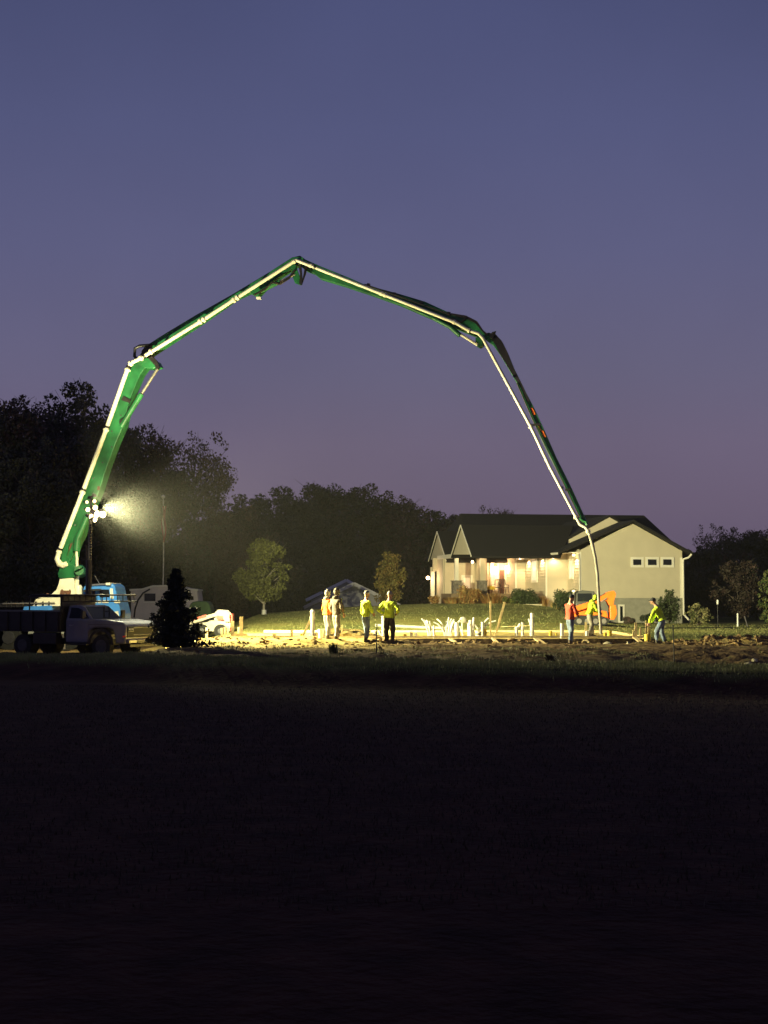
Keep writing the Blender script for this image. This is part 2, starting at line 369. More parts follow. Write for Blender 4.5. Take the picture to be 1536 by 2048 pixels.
def tree_meshes(seed, h, cw, th, mats, nleaf=9000, leaf=.17, nlobe=34, barkm=None, sparse=.55, cone=0.0):
    rs = np.random.default_rng(seed); C = []; Rr = []
    for i in range(nlobe):
        u = rs.random() ** .85; zz = th + (h - th) * (.08 + .86 * u)
        wd = cw / 2 * (math.sin(math.pi * min(1, (.12 + .80 * u))) ** .7) * (1 - cone * u)
        a = rs.random() * 6.283; q = math.sqrt(rs.random()) * wd * .85
        C.append((q * math.cos(a) + wd * .12 * math.sin(zz * 2.1 + seed), q * math.sin(a), zz)); Rr.append((h - th) * (.05 + .085 * rs.random()) * (1.15 - .4 * u) + .1)
    # a few small outlying tufts for the ragged outline
    for i in range(nlobe // 2):
        u = rs.random(); a = rs.random() * 6.283; wd = cw / 2 * (math.sin(math.pi * min(1, .12 + .80 * u)) ** .7) * (1 - cone * u)
        C.append((wd * 1.02 * math.cos(a), wd * 1.02 * math.sin(a), th + (h - th) * (.1 + .9 * u))); Rr.append((h - th) * (.022 + .035 * rs.random()))
    w_ = np.array(Rr) ** 2; per = np.maximum(20, (nleaf * w_ / w_.sum()).astype(int))
    crown = leaves(rs, C, Rr, per, leaf, mats, 'crown', .85, sparse)
    mb = MB(); tr = max(.05, h * .017)
    top = th + (h - th) * .75
    pts = [Vector((.1 * h * .05 * math.sin(i * 2.1 + seed), .1 * h * .05 * math.cos(i * 1.7 + seed), top * i / 5)) for i in range(6)]
    mb.path(pts, [tr * (1.25 if i == 0 else 1 - .16 * i) for i in range(6)], 7)
    for c, r in list(zip(C, Rr))[:nlobe]:
        c = Vector(c); st = max(th * .75, min(top * .95, c.z - (.35 + .6 * rs.random()) * math.hypot(c.x, c.y) - .2)); p0 = Vector((0, 0, st)); mid = p0.lerp(c, .5) + Vector((0, 0, .06 * h * (rs.random() - .2)))
        mb.path([p0, mid, c, c + Vector((rs.normal() * r, rs.normal() * r, r * 1.2))], [tr * .38, tr * .24, tr * .12, tr * .04], 5)
    return mb.mesh('trunk', barkm or M['bark'], True), crown
TREEN = []
def place_tree(meshes, loc, rotz, s_, name, label, cat='tree', group=None, sz=None):
    t_ = thing(name, label, cat, loc, rotz, group)
    for nm, m_ in zip(('trunk', 'crown'), meshes):
        o = bpy.data.objects.new(nm, m_); link(o, t_); o.scale = (s_, s_, sz or s_)
    return t_
# ------------------------------------------------------------------ trees behind
rnd = random.Random(5)
variants = [tree_meshes(11 + i, 12, 7.2 + (i % 3) * .8, 2.2, [L_DARK[i % 4], L_DARK[(i + 1) % 4], L_DARK[0]], 21000, .10, 44 + 4 * i) for i in range(5)]
sparse_v = [tree_meshes(41 + i, 12, 7.5, 3, [L_DARK[2], L_DARK[1]], 8000, .085, 34, sparse=.3) for i in range(2)]
# (px of crown centre, py of crown top, depth, variant, extra width)
TL = [(-25, 800, 92, 0, 1), (22, 768, 96, 1, 1), (72, 818, 104, 2, .9), (98, 792, 110, 's0', .9), (170, 746, 98, 3, .78), (140, 850, 90, 4, .9), (215, 905, 112, 1, .9),
      (262, 838, 106, 2, .85), (318, 850, 102, 's0', .9), (388, 850, 104, 's1', .85), (350, 925, 98, 0, .9), (432, 935, 108, 's0', .8), (60, 900, 88, 3, 1.1), (180, 960, 92, 0, 1.1),
      (470, 1000, 118, 1, 1), (515, 985, 152, 0, 1.1), (572, 962, 154, 3, 1), (610, 990, 158, 4, 1.1), (648, 955, 158, 4, 1), (700, 962, 158, 0, 1.1), (745, 975, 160, 3, 1), (812, 980, 158, 1, 1), (775, 1005, 162, 0, 1.1),
      (858, 1010, 160, 3, 1), (905, 1020, 168, 4, .9), (985, 1002, 190, 's1', .7), (1012, 1012, 196, 's0', .6),
      (1392, 1098, 150, 4, 1), (1428, 1040, 140, 's1', .9), (1440, 1072, 132, 0, 1), (1492, 1050, 138, 2, 1.1), (1535, 1048, 134, 3, 1.1), (1575, 1060, 130, 1, 1.1), (1350, 1120, 160, 0, 1)]
ordw = ['first', 'second', 'third', 'fourth', 'fifth', 'sixth', 'seventh', 'eighth', 'ninth', 'tenth', 'eleventh', 'twelfth', 'thirteenth', 'fourteenth']
def zone(px): return 'left of the flagpole' if px < 325 else ('between flagpole and house' if px < 925 else ('over the house roof' if px < 1100 else 'right of the house'))
cnt = {}
for px, py, d, v_, wx in sorted(TL):
    s_top = P(px, py, d); gz = terrain(s_top.x, d, False); h = s_top.z - gz
    sp = isinstance(v_, str); ms = sparse_v[int(v_[1])] if sp else variants[v_]
    z_ = zone(px); cnt[z_] = cnt.get(z_, 0) + 1
    look = 'thin-leaved see-through' if sp else ('dark full-crowned' if v_ in (0, 1, 4) else 'dark reddish-brown')
    t_ = place_tree(ms, (s_top.x, d, gz - .1), rnd.random() * 6.28, h / 12.4 * wx * .98, 'deciduous_tree', f'{look} tree against the dusk sky, {ordw[cnt[z_] - 1]} from left {z_}', 'tree', 'trees along the woodland edge', sz=h / 12.4)
# understorey row that closes the gap under the crowns
under = [tree_meshes(71 + i, 6, 6.0, .5, [L_DARK[0], L_DARK[1 + i]], 9000, .11, 30) for i in range(3)]
UL = [(p_, 112 + (i * 7) % 22, i) for i, p_ in enumerate(list(range(-20, 900, 46)) + [1385, 1425, 1470, 1515, 1560])]
ORD = ordw + ['fifteenth', 'sixteenth', 'seventeenth', 'eighteenth', 'nineteenth', 'twentieth', 'next to last', 'last']
for i, (px, d, k) in enumerate(UL):
    if 540 < px < 910: d += 52
    q_ = P(px, 1190, d); s_ = (1.0 if d < 140 else 1.5) + .35 * rnd.random()
    if px > 1300: s_ *= .85
    if 480 < px < 900: s_ *= 1.15
    place_tree(under[k % 3], (q_.x, d, terrain(q_.x, d, False) - .2), rnd.random() * 6.28, s_, 'understorey_tree', f'dark bushy low tree, {ORD[i] if px < 1300 else ORD[i - 20]} from left along the woodland edge {"right of the house" if px > 1300 else "left of the house"}', 'tree', 'dark understorey trees ' + ('right of the house' if px > 1300 else 'left of the house'))
woods = MB()
# dense wood far behind that closes the view (uncountable mass)
rs = np.random.default_rng(3); Cc = []; Rr = []
for i in range(150):
    px = -60 + 1700 * rs.random(); d = 175 + 30 * rs.random(); q_ = P(px, 1190, d)
    hh = 9 if px < 900 else 5.5
    if px < 480: hh = 15
    Cc.append((q_.x, d, -2.4 + hh * rs.random())); Rr.append(2.2 + 1.6 * rs.random())
wm = leaves(rs, Cc, Rr, [420] * len(Cc), .35, [L_DARK[0], L_DARK[1]], 'far_wood', .9, .2)
fw = bpy.data.objects.new('far_wood', wm); COL.objects.link(fw); tag(fw, 'dark mass of the far wood behind the tree line', 'wood', kind='stuff')
# lit mid trees
def ptree(px, base_d, top_py, wpx, seed, mats, name, label, th=.16, nleaf=9000, leaf=.11, barkm=None, cone=.15, sparse=.5, nlobe=34, gz=None):
    t_ = P(px, top_py, base_d); g = terrain(t_.x, base_d, False) if gz is None else gz; h = t_.z - g
    ms = tree_meshes(seed, h, wpx * base_d / FPX, h * th, mats, nleaf, leaf, nlobe, barkm, sparse, cone)
    return place_tree(ms, (t_.x, base_d, g - .05), 0, 1, name, label)
ptree(528, 96, 1078, 112, 201, L_LIT, 'deciduous_tree', 'young yellow-green tree with a pale trunk on the lawn beyond the slab', .15, 15000, .075, M['palebark'], .22, .35, 62)
ptree(780, 108, 1104, 62, 203, L_ORG, 'deciduous_tree', 'small orange-tinged round tree standing left of the lit house', .12, 6500, .075, None, .1, .15, 44)
ptree(462, 100, 1125, 62, 204, L_RED, 'deciduous_tree', 'small maroon-brown tree left of the yellow-green tree', .1, 3500, .09, None, .1)
ptree(1548, 92, 1140, 60, 206, [L_LIT[1], L_BUSH[0]], 'deciduous_tree', 'yellow-green sapling at the right edge beyond the lawn', .1, 2400, .09, None, .1)
ptree(1475, 104, 1120, 110, 207, L_RED, 'deciduous_tree', 'low reddish tree over the white post right of the house', .12, 4200, .08, None, .1, .2, 40)
# trunk guard on the lit tree
q_ = P(528, 1225, 95.9); g = terrain(q_.x, 95.9, False)
tag(MB().path([(q_.x, 95.95, g - .05), (q_.x, 95.95, g + .3)], [.17, .15], 10).build('trunk_guard', M['pvc'], smooth=True), 'white trunk guard round the foot of the yellow-green tree', 'tree guard')
# dark spruce before the pickup
def spruce(px, py_top, d, wpx, py_base, label, seed=1):
    t_ = P(px, py_top, d); g = terrain(t_.x, d, False); h = t_.z - g; rs = np.random.default_rng(seed); C = []; Rr = []; mb = MB()
    mb.tube((0, 0, -.1), (0, 0, h * .97), .07, .01, 7)
    for i in range(24):
        u = .03 + i / 25.5 + .02 * rs.random(); wd = wpx * d / FPX / 2 * (1 - u) ** .8 * (.85 + .3 * rs.random()); nb = int(10 - 5 * u)
        for j in range(nb):
            a = 6.283 * j / nb + rs.random() * .8; ln = wd * (.35 + .85 * rs.random()); z0 = h * u; tip = Vector((ln * math.cos(a), ln * math.sin(a), z0 + ln * (.25 * rs.random() - .12) + .05))
            mb.tube((0, 0, z0), tip, .018, .004, 4)
            for q in range(7):
                f = .22 + .78 * (q + .5) / 7; C.append(Vector((0, 0, z0)).lerp(tip, f)); Rr.append(.07 + .11 * ln * (1.15 - f))
    C.append(Vector((0, 0, h * .95))); Rr.append(.05)
    T = thing('spruce_tree', label, 'spruce', (t_.x, d, g))
    link(bpy.data.objects.new('trunk', mb.mesh('trunk', M['bark'])), T)
    link(bpy.data.objects.new('crown', leaves(rs, C, Rr, [11] * len(C), .05, L_SPR, 'crown', .9, .1)), T)
spruce(352, 1136, 48, 138, 1312, 'black silhouetted spruce standing in front of the pickup nose', 7)
ms = None
# low weeds
def shrub(px, py0, d, wpx, hpx, mats, label, name='shrub', leaf=.06, n_=2600, seed=1, flat=1., cat='shrub', gz=None, shell=.35):
    rs = np.random.default_rng(seed); k = FPX / d; w_ = wpx / k; h_ = hpx / k; q_ = P(px, py0, d); g = terrain(q_.x, d, False) if gz is None else gz
    C = []; Rr = []
    for i in range(12):
        a = rs.random() * 6.28; rr = w_ * .30 * math.sqrt(rs.random()); C.append((rr * math.cos(a), rr * math.sin(a), h_ * (.28 + .45 * rs.random()))); Rr.append(min(w_, h_) * (.22 + .08 * rs.random()))
    T = thing(name, label, cat, (q_.x, d, g))
    mb = MB()
    for c in C[:6]: mb.tube((0, 0, -.03), c, .02, .008, 5)
    link(bpy.data.objects.new('stems', mb.mesh('stems', M['bark'])), T)
    link(bpy.data.objects.new('foliage', leaves(rs, C, Rr, [n_ // 12] * 12, leaf, mats, 'foliage', flat, shell)), T)
    return T
def grassclump(px, d, wpx, hpx, mats, label, seed=1, name='ornamental_grass', n_=260, cat='ornamental grass', gz=None, wblade=.03):
    rs = random.Random(seed); k = FPX / d; w_ = wpx / k; h_ = hpx / k; q_ = P(px, 1190, d); g = terrain(q_.x, d, False) if gz is None else gz; mb = MB()
    for i in range(n_):
        a = rs.random() * 6.283; r0 = w_ * .22 * rs.random(); r1 = r0 + w_ * .38 * rs.random(); hh = h_ * (.55 + .45 * rs.random()); b0 = Vector((r0 * math.cos(a), r0 * math.sin(a), 0))
        m_ = Vector(((r0 + r1) / 2.1 * math.cos(a), (r0 + r1) / 2.1 * math.sin(a), hh * .75)); t_ = Vector((r1 * math.cos(a), r1 * math.sin(a), hh)); s_ = Vector((-math.sin(a + rs.random()), math.cos(a), 0)) * wblade
        mb.add([b0 - s_, b0 + s_, m_ + s_ * .8, m_ - s_ * .8, t_], [(0, 1, 2, 3), (3, 2, 4)], rs.randrange(2))
    o = mb.build(name, mats); o.location = (q_.x, d, g); 
    return tag(o, label, cat)
# ------------------------------------------------------------------ house
TH = R(10); HO = Vector((P(1160, 1190, 100).x, 100, 0)); EU = Vector((math.cos(TH), math.sin(TH), 0)); EV = Vector((-math.sin(TH), math.cos(TH), 0))
house = thing('ranch_house', 'tan ranch house with dark roof and lit porch at right', 'house', HO, TH)
def hc(px, py, v=None, u=None):      # local (u,v,z) of a photo point on plane v=const or u=const
    p = plane_hit(px, py, HO + EV * v, EV) if v is not None else plane_hit(px, py, HO + EU * u, EU)
    r = p - HO; return Vector((r.dot(EU), r.dot(EV), p.z))
uR = hc(1365, 1190, v=0).x
vB = hc(1136, 1190, u=0).y
uC = hc(1092, 1190, v=vB).x
vD = hc(1051, 1190, u=uC).y
uE = hc(1031, 1190, v=vD).x
zE = hc(1150, 1104, v=0).z           # garage eave height
zA = hc(1264, 1043, v=0).z; uA = hc(1264, 1043, v=0).x
z0 = -.5; zF = hc(1264, 1196, v=0).z
vP = vD + 2.6                        # porch back wall
uL = hc(903, 1190, v=vP).x
def sid_wall(mb, a, b_, za, zb, nrm, step=.2, out=.04, mi=0):   # lapped siding between plan points a,b
    a = Vector(a); b_ = Vector(b_); nrm = Vector(nrm); z = za; V_ = []; F2 = []
    while z < zb - 1e-3:
        z2 = min(zb, z + step); k = len(V_); o_ = nrm * out
        V_ += [Vector((a.x, a.y, z)), Vector((b_.x, b_.y, z)), Vector((b_.x, b_.y, z)) + o_, Vector((a.x, a.y, z)) + o_, Vector((b_.x, b_.y, z2)), Vector((a.x, a.y, z2))]
        F2 += [(k, k + 1, k + 2, k + 3), (k + 3, k + 2, k + 4, k + 5)]; z = z2
    mb.add(V_, F2, mi)
def vprism(mb, poly, v, th, mi=0): mb.prism([(a, v, z) for a, z in poly], (0, th, 0), mi)
# garage block
mb = MB(); uEL = -.0
vprism(mb, [(0, zF), (uR, zF), (uR, zE + .1), (uA, zA - .12), (0, zE + .1)], 0, .2)
sid_wall(mb, (0, 0, 0), (0, vB, 0), zF, zE + .2, (-1, 0, 0))
mb.bb(uR - .2, uR - .002, .2, 8, z0, zE + .2)
mb.build('wall', M['siding'], house)
mb = MB(); mb.bb(.03, uR - .03, .03, .25, z0, zF); mb.bb(.03, .2, .25, vB, z0, zF - .004)
mb.build('foundation', M['found'], house)
def slope(mb, poly, th=.16, mi=0): mb.prism(poly, (0, 0, -th), mi)
zEo = hc(1116, 1104, v=-.4).z; uEo = hc(1116, 1104, v=-.4).x; uRo = hc(1386, 1103, v=-.4).x
mb = MB()
slope(mb, [(uEo, -.4, zEo), (uA, -.4, zA + .1), (uA, 9, zA + .1), (uEo, 9, zEo)])
slope(mb, [(uA + .001, -.4, zA + .1), (uRo, -.4, zEo + .02), (uRo, 9, zEo + .02), (uA + .001, 9, zA + .1)])
mb.build('roof', M['shingle'], house)
# second gable
z2A = hc(1219, 1034, v=vB).z; u2A = hc(1219, 1034, v=vB).x; z2E = hc(1094, 1104, v=vB).z; z2L = hc(1110, 1092, v=vB).z; u2L = hc(1110, 1092, v=vB).x
mb = MB(); sl = (z2A - z2E) / (u2A - uC)
vprism(mb, [(uC, z0), (0.0, z0), (0.0, zE + .2), (2 * u2A - uC, z2E), (u2A, z2A), (uC, z2E)], vB + .001, .2)
sid_wall(mb, (uC, vB, 0), (uC, vD, 0), 0.4, z2E + .1, (-1, 0, 0))
mb.build('wall', M['siding'], house)
mb = MB(); ov = .75
slope(mb, [(uC - ov, vB + .0, z2E - ov * sl + .14), (u2A, vB + .0, z2A + .14), (u2A, 16, z2A + .14), (uC - ov, 16, z2E - ov * sl + .14)])
slope(mb, [(u2A + .001, vB, z2A + .14), (2 * u2A - uC + ov, vB, z2E - ov * sl + .14), (2 * u2A - uC + ov, 16, z2E - ov * sl + .14), (u2A + .001, 16, z2A + .14)])
mb.build('roof', M['shingle'], house)
# main block with hipped roof, ridge across
zM = hc(1000, 1110, v=vD - .5).z; vR_ = vD + 6.2; zRg = hc(1000, 1028, v=vR_).z
uRl = hc(921, 1028, v=vR_).x; uRr = hc(1288, 1028, v=vR_).x; uMl = hc(897, 1118, v=vD + 5.2).x - .2; uMr = hc(1372, 1190, v=vD).x
mb = MB(); A_ = (uRl, vR_, zRg); B_ = (uRr, vR_, zRg); e0 = (hc(944, 1109, v=vD - .5).x, vD - .5, zM); e1 = (uMr, vD - .5, zM); e2 = (uMr, vR_ + 6.6, zM); e3 = (uMl, vR_ + 6.6, zM); e4 = (uMl, vD + 4.6, zM)
slope(mb, [e0, e1, B_, A_])
slope(mb, [e1, e2, B_]); slope(mb, [e2, e3, A_, B_]); slope(mb, [e3, e4, A_]); slope(mb, [e4, e0, A_])
mb.build('roof', M['shingle'], house)
# gable facing left over the porch end (u const)
gu = hc(908, 1108, v=vD + 3.4).x
def ugable(pxl, pxr, pyb, pxa, pya, u_, back, nm='gable'):
    l_ = hc(pxl, pyb, u=u_); r_ = hc(pxr, pyb, u=u_); a_ = hc(pxa, pya, u=u_); mid = (l_.y + r_.y) / 2
    mb = MB(); mb.prism([(u_, l_.y, l_.z), (u_, r_.y, r_.z), (u_, mid, a_.z)], (.15, 0, 0)); mb.build('gable_wall', M['siding'], house)
    mb = MB(); ed = .08
    slope(mb, [(u_ - ed, r_.y - .3, r_.z - .1), (u_ - ed, mid, a_.z + .1), (u_ + back + (1.9 if back > 6 else 0), mid, a_.z + .1), (u_ + back, r_.y - .3, r_.z - .1)], .14)
    slope(mb, [(u_ - ed, l_.y + .3, l_.z - .1), (u_ - ed, mid, a_.z + .101), (u_ + back, mid, a_.z + .101), (u_ + back, l_.y + .3, l_.z - .1)], .14)
    mb.build('roof', M['shingle'], house)
    mb = MB(); mb.beam((u_ - ed - .02, r_.y - .3, r_.z - .12), (u_ - ed - .02, mid, a_.z + .06), .05, .09, (0, 0, 1)); mb.beam((u_ - ed - .02, l_.y + .3, l_.z - .12), (u_ - ed - .02, mid, a_.z + .06), .05, .09, (0, 0, 1)); mb.build('rake_board', M['trim'], house)
    return l_, r_, a_
# porch: beam, posts, slab
pz = hc(1000, 1187, v=vD - .3).z; pu0 = hc(908, 1190, v=vD - .3).x
g2 = ugable(906, 943, 1109, 926, 1052, pu0 - .25, 6.05)
bz0 = hc(930, 1121, v=vD - .3).z; bz1 = hc(930, 1108, v=vD - .3).z
mb = MB(); mb.bb(pu0, uE, vD - .42, vD - .2, bz0 + .18, bz1); mb.bb(pu0 - .12, pu0 + .12, vD - .2, vP + 2.2, bz0 + .178, bz1 - .002); mb.build('porch_beam', M['trim'], house)
mb = MB(); mb.bb(pu0 - .1, uE + .6, vD - .2, vP, bz1 - .16, bz1 - .1); mb.build('porch_ceiling', M['trim'], house)
mb = MB(); mb.bb(pu0 - .3, uC + .2, vD - .7, vP, pz - .9, pz); mb.build('porch_floor', M['porch'], house)
for pc, w_ in ((913, .26), (964, .30)):
    a_ = hc(pc, 1150, v=vD - .3)
    mb = MB(); mb.bb(a_.x - w_ / 2, a_.x + w_ / 2, a_.y - w_ / 2, a_.y + w_ / 2, pz + .78, bz0 + .18); p_ = mb.build('porch_post', M['trim'] if pc < 920 else M['siding'], house)
    mb = MB(); mb.bb(a_.x - .31, a_.x + .31, a_.y - .3, a_.y + .3, pz, pz + .86); mb.bb(a_.x - .36, a_.x + .36, a_.y - .35, a_.y + .35, pz + .861, pz + .92); mb.build('post_base', M['stone'], house)
# porch walls
mb = MB()
sid_wall(mb, (uE, vD, 0), (uC, vD, 0), pz, zM, (0, -1, 0))          # short wall facing the camera
sid_wall(mb, (uE, vD, 0), (uE, vP, 0), pz, zM, (-1, 0, 0))
mb.bb(uL - .5, uE, vP, vP + .2, pz, zM)
ub = hc(958, 1150, v=vP - 1.3).x; ub2 = hc(974, 1150, v=vP - 1.3).x
mb.bb(ub + .05, ub2, vP - 1.28, vP - .001, pz, zM - .2); sid_wall(mb, (ub, vP - 1.3, 0), (ub, vP, 0), pz, zM - .2, (-1, 0, 0))
mb.bb(uE + .05, uMr - .6, vP + .2, vR_ + 6, z0, zM - .1)
mb.build('wall', M['siding'], house)
def window(px0, px1, py0, py1, v=None, u=None, panem='winlit', fw=.10, mull=0, frame='trim'):
    a_ = hc(px0, py0, v=v, u=u); b_ = hc(px1, py1, v=v, u=u); mb = MB(); pn = MB()
    zt, zb = max(a_.z, b_.z), min(a_.z, b_.z)
    if v is not None:
        x0, x1 = min(a_.x, b_.x), max(a_.x, b_.x); y0, y1 = v - .07, v - .004
        mb.bb(x0, x1, y0, y1, zt - fw, zt); mb.bb(x0, x1, y0, y1, zb, zb + fw); mb.bb(x0, x0 + fw, y0 + .003, y1, zb + fw, zt - fw); mb.bb(x1 - fw, x1, y0 + .003, y1, zb + fw, zt - fw)
        for i in range(mull):
            xm = x0 + (x1 - x0) * (i + 1) / (mull + 1); mb.bb(xm - .03, xm + .03, y0 + .006, y1, zb + fw, zt - fw)
        pn.bb(x0 + fw, x1 - fw, v - .03, v - .012, zb + fw, zt - fw)
    else:
        x0, x1 = min(a_.y, b_.y), max(a_.y, b_.y); y0, y1 = u - .09, u - .024
        mb.bb(y0, y1, x0, x1, zt - fw, zt); mb.bb(y0, y1, x0, x1, zb, zb + fw); mb.bb(y0 + .003, y1, x0, x0 + fw, zb + fw, zt - fw); mb.bb(y0 + .003, y1, x1 - fw, x1, zb + fw, zt - fw)
        pn.bb(u - .05, u - .03, x0 + fw, x1 - fw, zb + fw, zt - fw)
    f_ = mb.build('window', M[frame], house); pn.build('pane', M[panem], f_)
for a_ in ((1261, 1287), (1290.5, 1317.5), (1321, 1347.5)): window(a_[0], a_[1], 1114, 1135, v=0, panem='glass', fw=.16)
window(1140, 1148, 1118, 1158, u=0, panem='winsoft', fw=.12)
window(1064, 1076, 1118, 1165, u=uC, panem='winsoft', fw=.16)
window(980, 997, 1126, 1182, v=vP, panem='winlit', fw=.12, mull=1)
window(1010, 1026, 1126, 1182, v=vP, panem='winlit', fw=.12, mull=2)
window(922, 945, 1150, 1186, v=vP, panem='winlit', fw=.2)
window(1236, 1249, 1209, 1246, v=0.03, panem='glass', fw=.12)
a_ = hc(999, 1140, v=vP); b_ = hc(1008, 1187, v=vP); mb = MB().bb(a_.x, b_.x, vP - .05, vP - .002, pz, a_.z)
d_ = mb.build('door', M['rust'], house); MB().ell((b_.x - .08, vP - .08, pz + 1), .04, 8, 6).build('handle', M['steel'], d_)
# left wing (further back) with its own left-facing gable
wv = vP + 2.4; wu = hc(862, 1120, v=wv).x
g1 = ugable(861, 893, 1119, 881, 1064, hc(878, 1119, v=wv + 1.4).x - .3, 6)
mb = MB(); a_ = hc(866, 1119, v=wv); b_ = hc(908, 1143, v=wv); sid_wall(mb, (a_.x, wv - .02, 0), (b_.x + .6, wv - .02, 0), b_.z, a_.z + .1, (0, -1, 0), .14, .03); mb.bb(a_.x, b_.x + .6, wv, wv + .2, b_.z + .001, a_.z + .1)
mb.build('wall', M['siding'], house)
gzl = zhouse(4) - .3
for pa, pb, m_ in ((862, 869, 'trim'), (883, 889, 'siding'), (895, 900, 'siding')):
    a_ = hc(pa, 1143, v=wv); b_ = hc(pb, 1200, v=wv); MB().bb(a_.x, b_.x, wv - .05, wv + .2, gzl, a_.z).build('porch_post', M[m_], house)
a_ = hc(869, 1145, v=wv + 1.5); b_ = hc(915, 1200, v=wv + 1.5); MB().bb(a_.x - .3, b_.x, wv + 1.5, wv + 1.7, gzl, a_.z + .4).build('wall', M['siding'], house)
MB().bb(pu0 - .1, pu0 + .1, vP + .21, wv + 1.49, gzl, zM - .1).build('wall', M['siding'], house)
window(870, 886, 1146, 1196, v=wv + 1.5, panem='winsoft', fw=.1, mull=1)
window(892, 908, 1146, 1188, v=wv + 1.5, panem='winlit', fw=.12)
# gutters, downspouts, corner trim
mb = MB()
mb.bb(uEo - .06, uEo + .05, -.38, vB + .3, zEo - .16, zEo - .03)
mb.build('gutter', M['trim'], house)
mb = MB(); mb.bb(uC - ov - .06, uC - ov + .05, vB + .02, vD - .4, z2E - ov * sl - .05, z2E - ov * sl + .08); mb.build('gutter', M['trim'], house)
ur = uR; mb = MB(); zt = hc(1383, 1106, v=-.3).z
mb.path([(uRo - .02, -.28, zt + .08), (uRo - .08, -.28, zt - .12), (ur + .35, -.2, zt - .32), (ur + .05, -.1, zt - .42), (ur + .03, -.08, zt - .6), (ur + .03, -.08, hc(1365, 1228, v=-.08).z), (ur + .5, -.1, hc(1379, 1243, v=-.08).z)], .075, 8)
mb.build('downspout', M['trim'], house, smooth=True)
mb = MB(); mb.bb(ur - .16, ur + .012, -.02, -.002, zF, zt - .3); mb.build('corner_trim', M['trim'], house)
MB().bb(-.03, .1, -.02, -.003, zF, zE).build('corner_trim', M['trim'], house)
mb = MB(); mb.path([(-.14, -.1, zE - .1), (-.05, -.08, zE - .5), (-.05, -.08, z0 + .6)], .045, 6); mb.build('downspout', M['trim'], house)
MB().bb(uC - .03, uC + .09, vB - .02, vB - .002, z0 + .8, z2E).build('corner_trim', M['trim'], house)
mb = MB(); mb.bb(uE - .03, uE + .09, vD - .045, vD - .024, pz, zM - .1); mb.build('corner_trim', M['trim'], house)
mb = MB(); mb.bb(-.62, .0, .0, vB, zEo - .02, zEo + .02); mb.bb(uC - ov + .05, uC, vB + .01, vD, z2E - .05, z2E - .01); mb.build('soffit', M['trim'], house)
# lamps of the house
def lampl(name, parent, loc, energy, col=(1, .66, .37), kind='POINT', rad=.06, size=None, aim=None, blend=.6):
    ld = bpy.data.lights.new(name, kind); ld.energy = energy; ld.color = col; ld.shadow_soft_size = rad
    if kind == 'SPOT': ld.spot_size = size; ld.spot_blend = blend
    o = bpy.data.objects.new(name, ld); link(o, parent); o.location = loc
    if aim is not None: o.rotation_euler = (Vector(aim) - Vector(loc)).to_track_quat('-Z', 'Y').to_euler()
    return o
def hlamp(px, py, v=None, u=None, e=60, r=.09, off=(0, -.15, 0), col=(1, .66, .37), name='wall_lamp'):
    p = hc(px, py, v=v, u=u) + Vector(off)
    o = MB().ell((p.x, p.y, p.z), (r, r, r), 10, 8).build(name, M['warmbulb'], house, smooth=True)
    MB().box((p.x, p.y + .0, p.z + r + .03), (r * 1.6, r * 1.6, .05)).build('lamp_cap', M['black'], o)
    lampl('lamp_light', house, (p.x - .12, p.y - .25, p.z - .05), e, col, rad=.12)
hlamp(945, 1097, v=vD - .7, e=110, r=.14)
hlamp(990, 1136, v=vP, e=70, r=.13)
hlamp(1012, 1135, v=vP - .2, e=70, r=.13, off=(0, -.2, 0))
hlamp(860, 1156, v=wv, e=70, r=.13, off=(-.2, -.2, 0))
hlamp(903, 1150, v=wv + 1.2, e=45, r=.11)
hlamp(944, 1124, v=vP - 1.5, e=60, r=.09, name='ceiling_lamp')
for u_, v_, z_ in ((uC - .28, vB + (vD - vB) * .80, z2E), (uC - .28, vB + (vD - vB) * .14, z2E), (-.25, vB * .2, zE)):
    MB().path([(u_, v_, z_ - .24), (u_, v_, z_ - .14)], .09, 10).build('soffit_lamp', M['warmbulb'], house)
    lampl('soffit_light', house, (u_, v_, z_ - .32), 260, (1, .68, .37), 'SPOT', .04, R(120), (u_, v_, 0), .5)
o = MB().ell((uC + .5, vB - .12, z2E - .35), (.08, .08, .1), 10, 8).build('wall_lamp', M['warmbulb'], house, smooth=True); lampl('lamp_light', house, (uC + .55, vB - .4, z2E - .4), 90, (1, .70, .38), 'SPOT', .05, R(150), (uC + .7, vB, 0), .6)  # extra lamp and fixture, added to brighten the second gable wall
lampl('porch_light', house, (hc(1040, 1120, v=vD - 1.4).x, vD - 1.4, zM - .3), 60, (1, .64, .35), 'POINT', .1)
# ------------------------------------------------------------------ garden round the house
def gh(px, py, v): p = hc(px, py, v=v); w_ = HO + EU * p.x + EV * p.y; return w_.y
dS = gh(1048, 1190, vB - .6)
shrub(1050, 1190, dS, 62, 52, L_BUSH, 'round clipped dark shrub at the lit tan wall, right of the porch', seed=3, leaf=.05, n_=6000, gz=.55)
shrub(1135, 1190, 98, 60, 54, L_BUSH, 'round dark shrub before the tan wall, left of the garage corner', seed=4, leaf=.05, n_=5000, gz=.4)
shrub(940, 1200, 103.4, 48, 44, L_TAN, 'rust orange shrub in front of the porch posts', seed=5, leaf=.06, n_=4200, gz=.9)
shrub(898, 1190, 110, 18, 46, [L_BUSH[1], L_DARK[0]], 'narrow dark shrub left of the stone porch post base', seed=6, leaf=.05, n_=2600, gz=1.1)
shrub(868, 1200, 106, 26, 22, L_TAN, 'low tan shrub at the far left corner of the house', seed=8, leaf=.05, n_=1500, gz=.95)
shrub(1012, 1200, 103.4, 60, 20, [L_LIT[0], L_BUSH[0]], 'low green bedding plants below the porch edge', seed=9, leaf=.05, n_=1800, gz=.95)
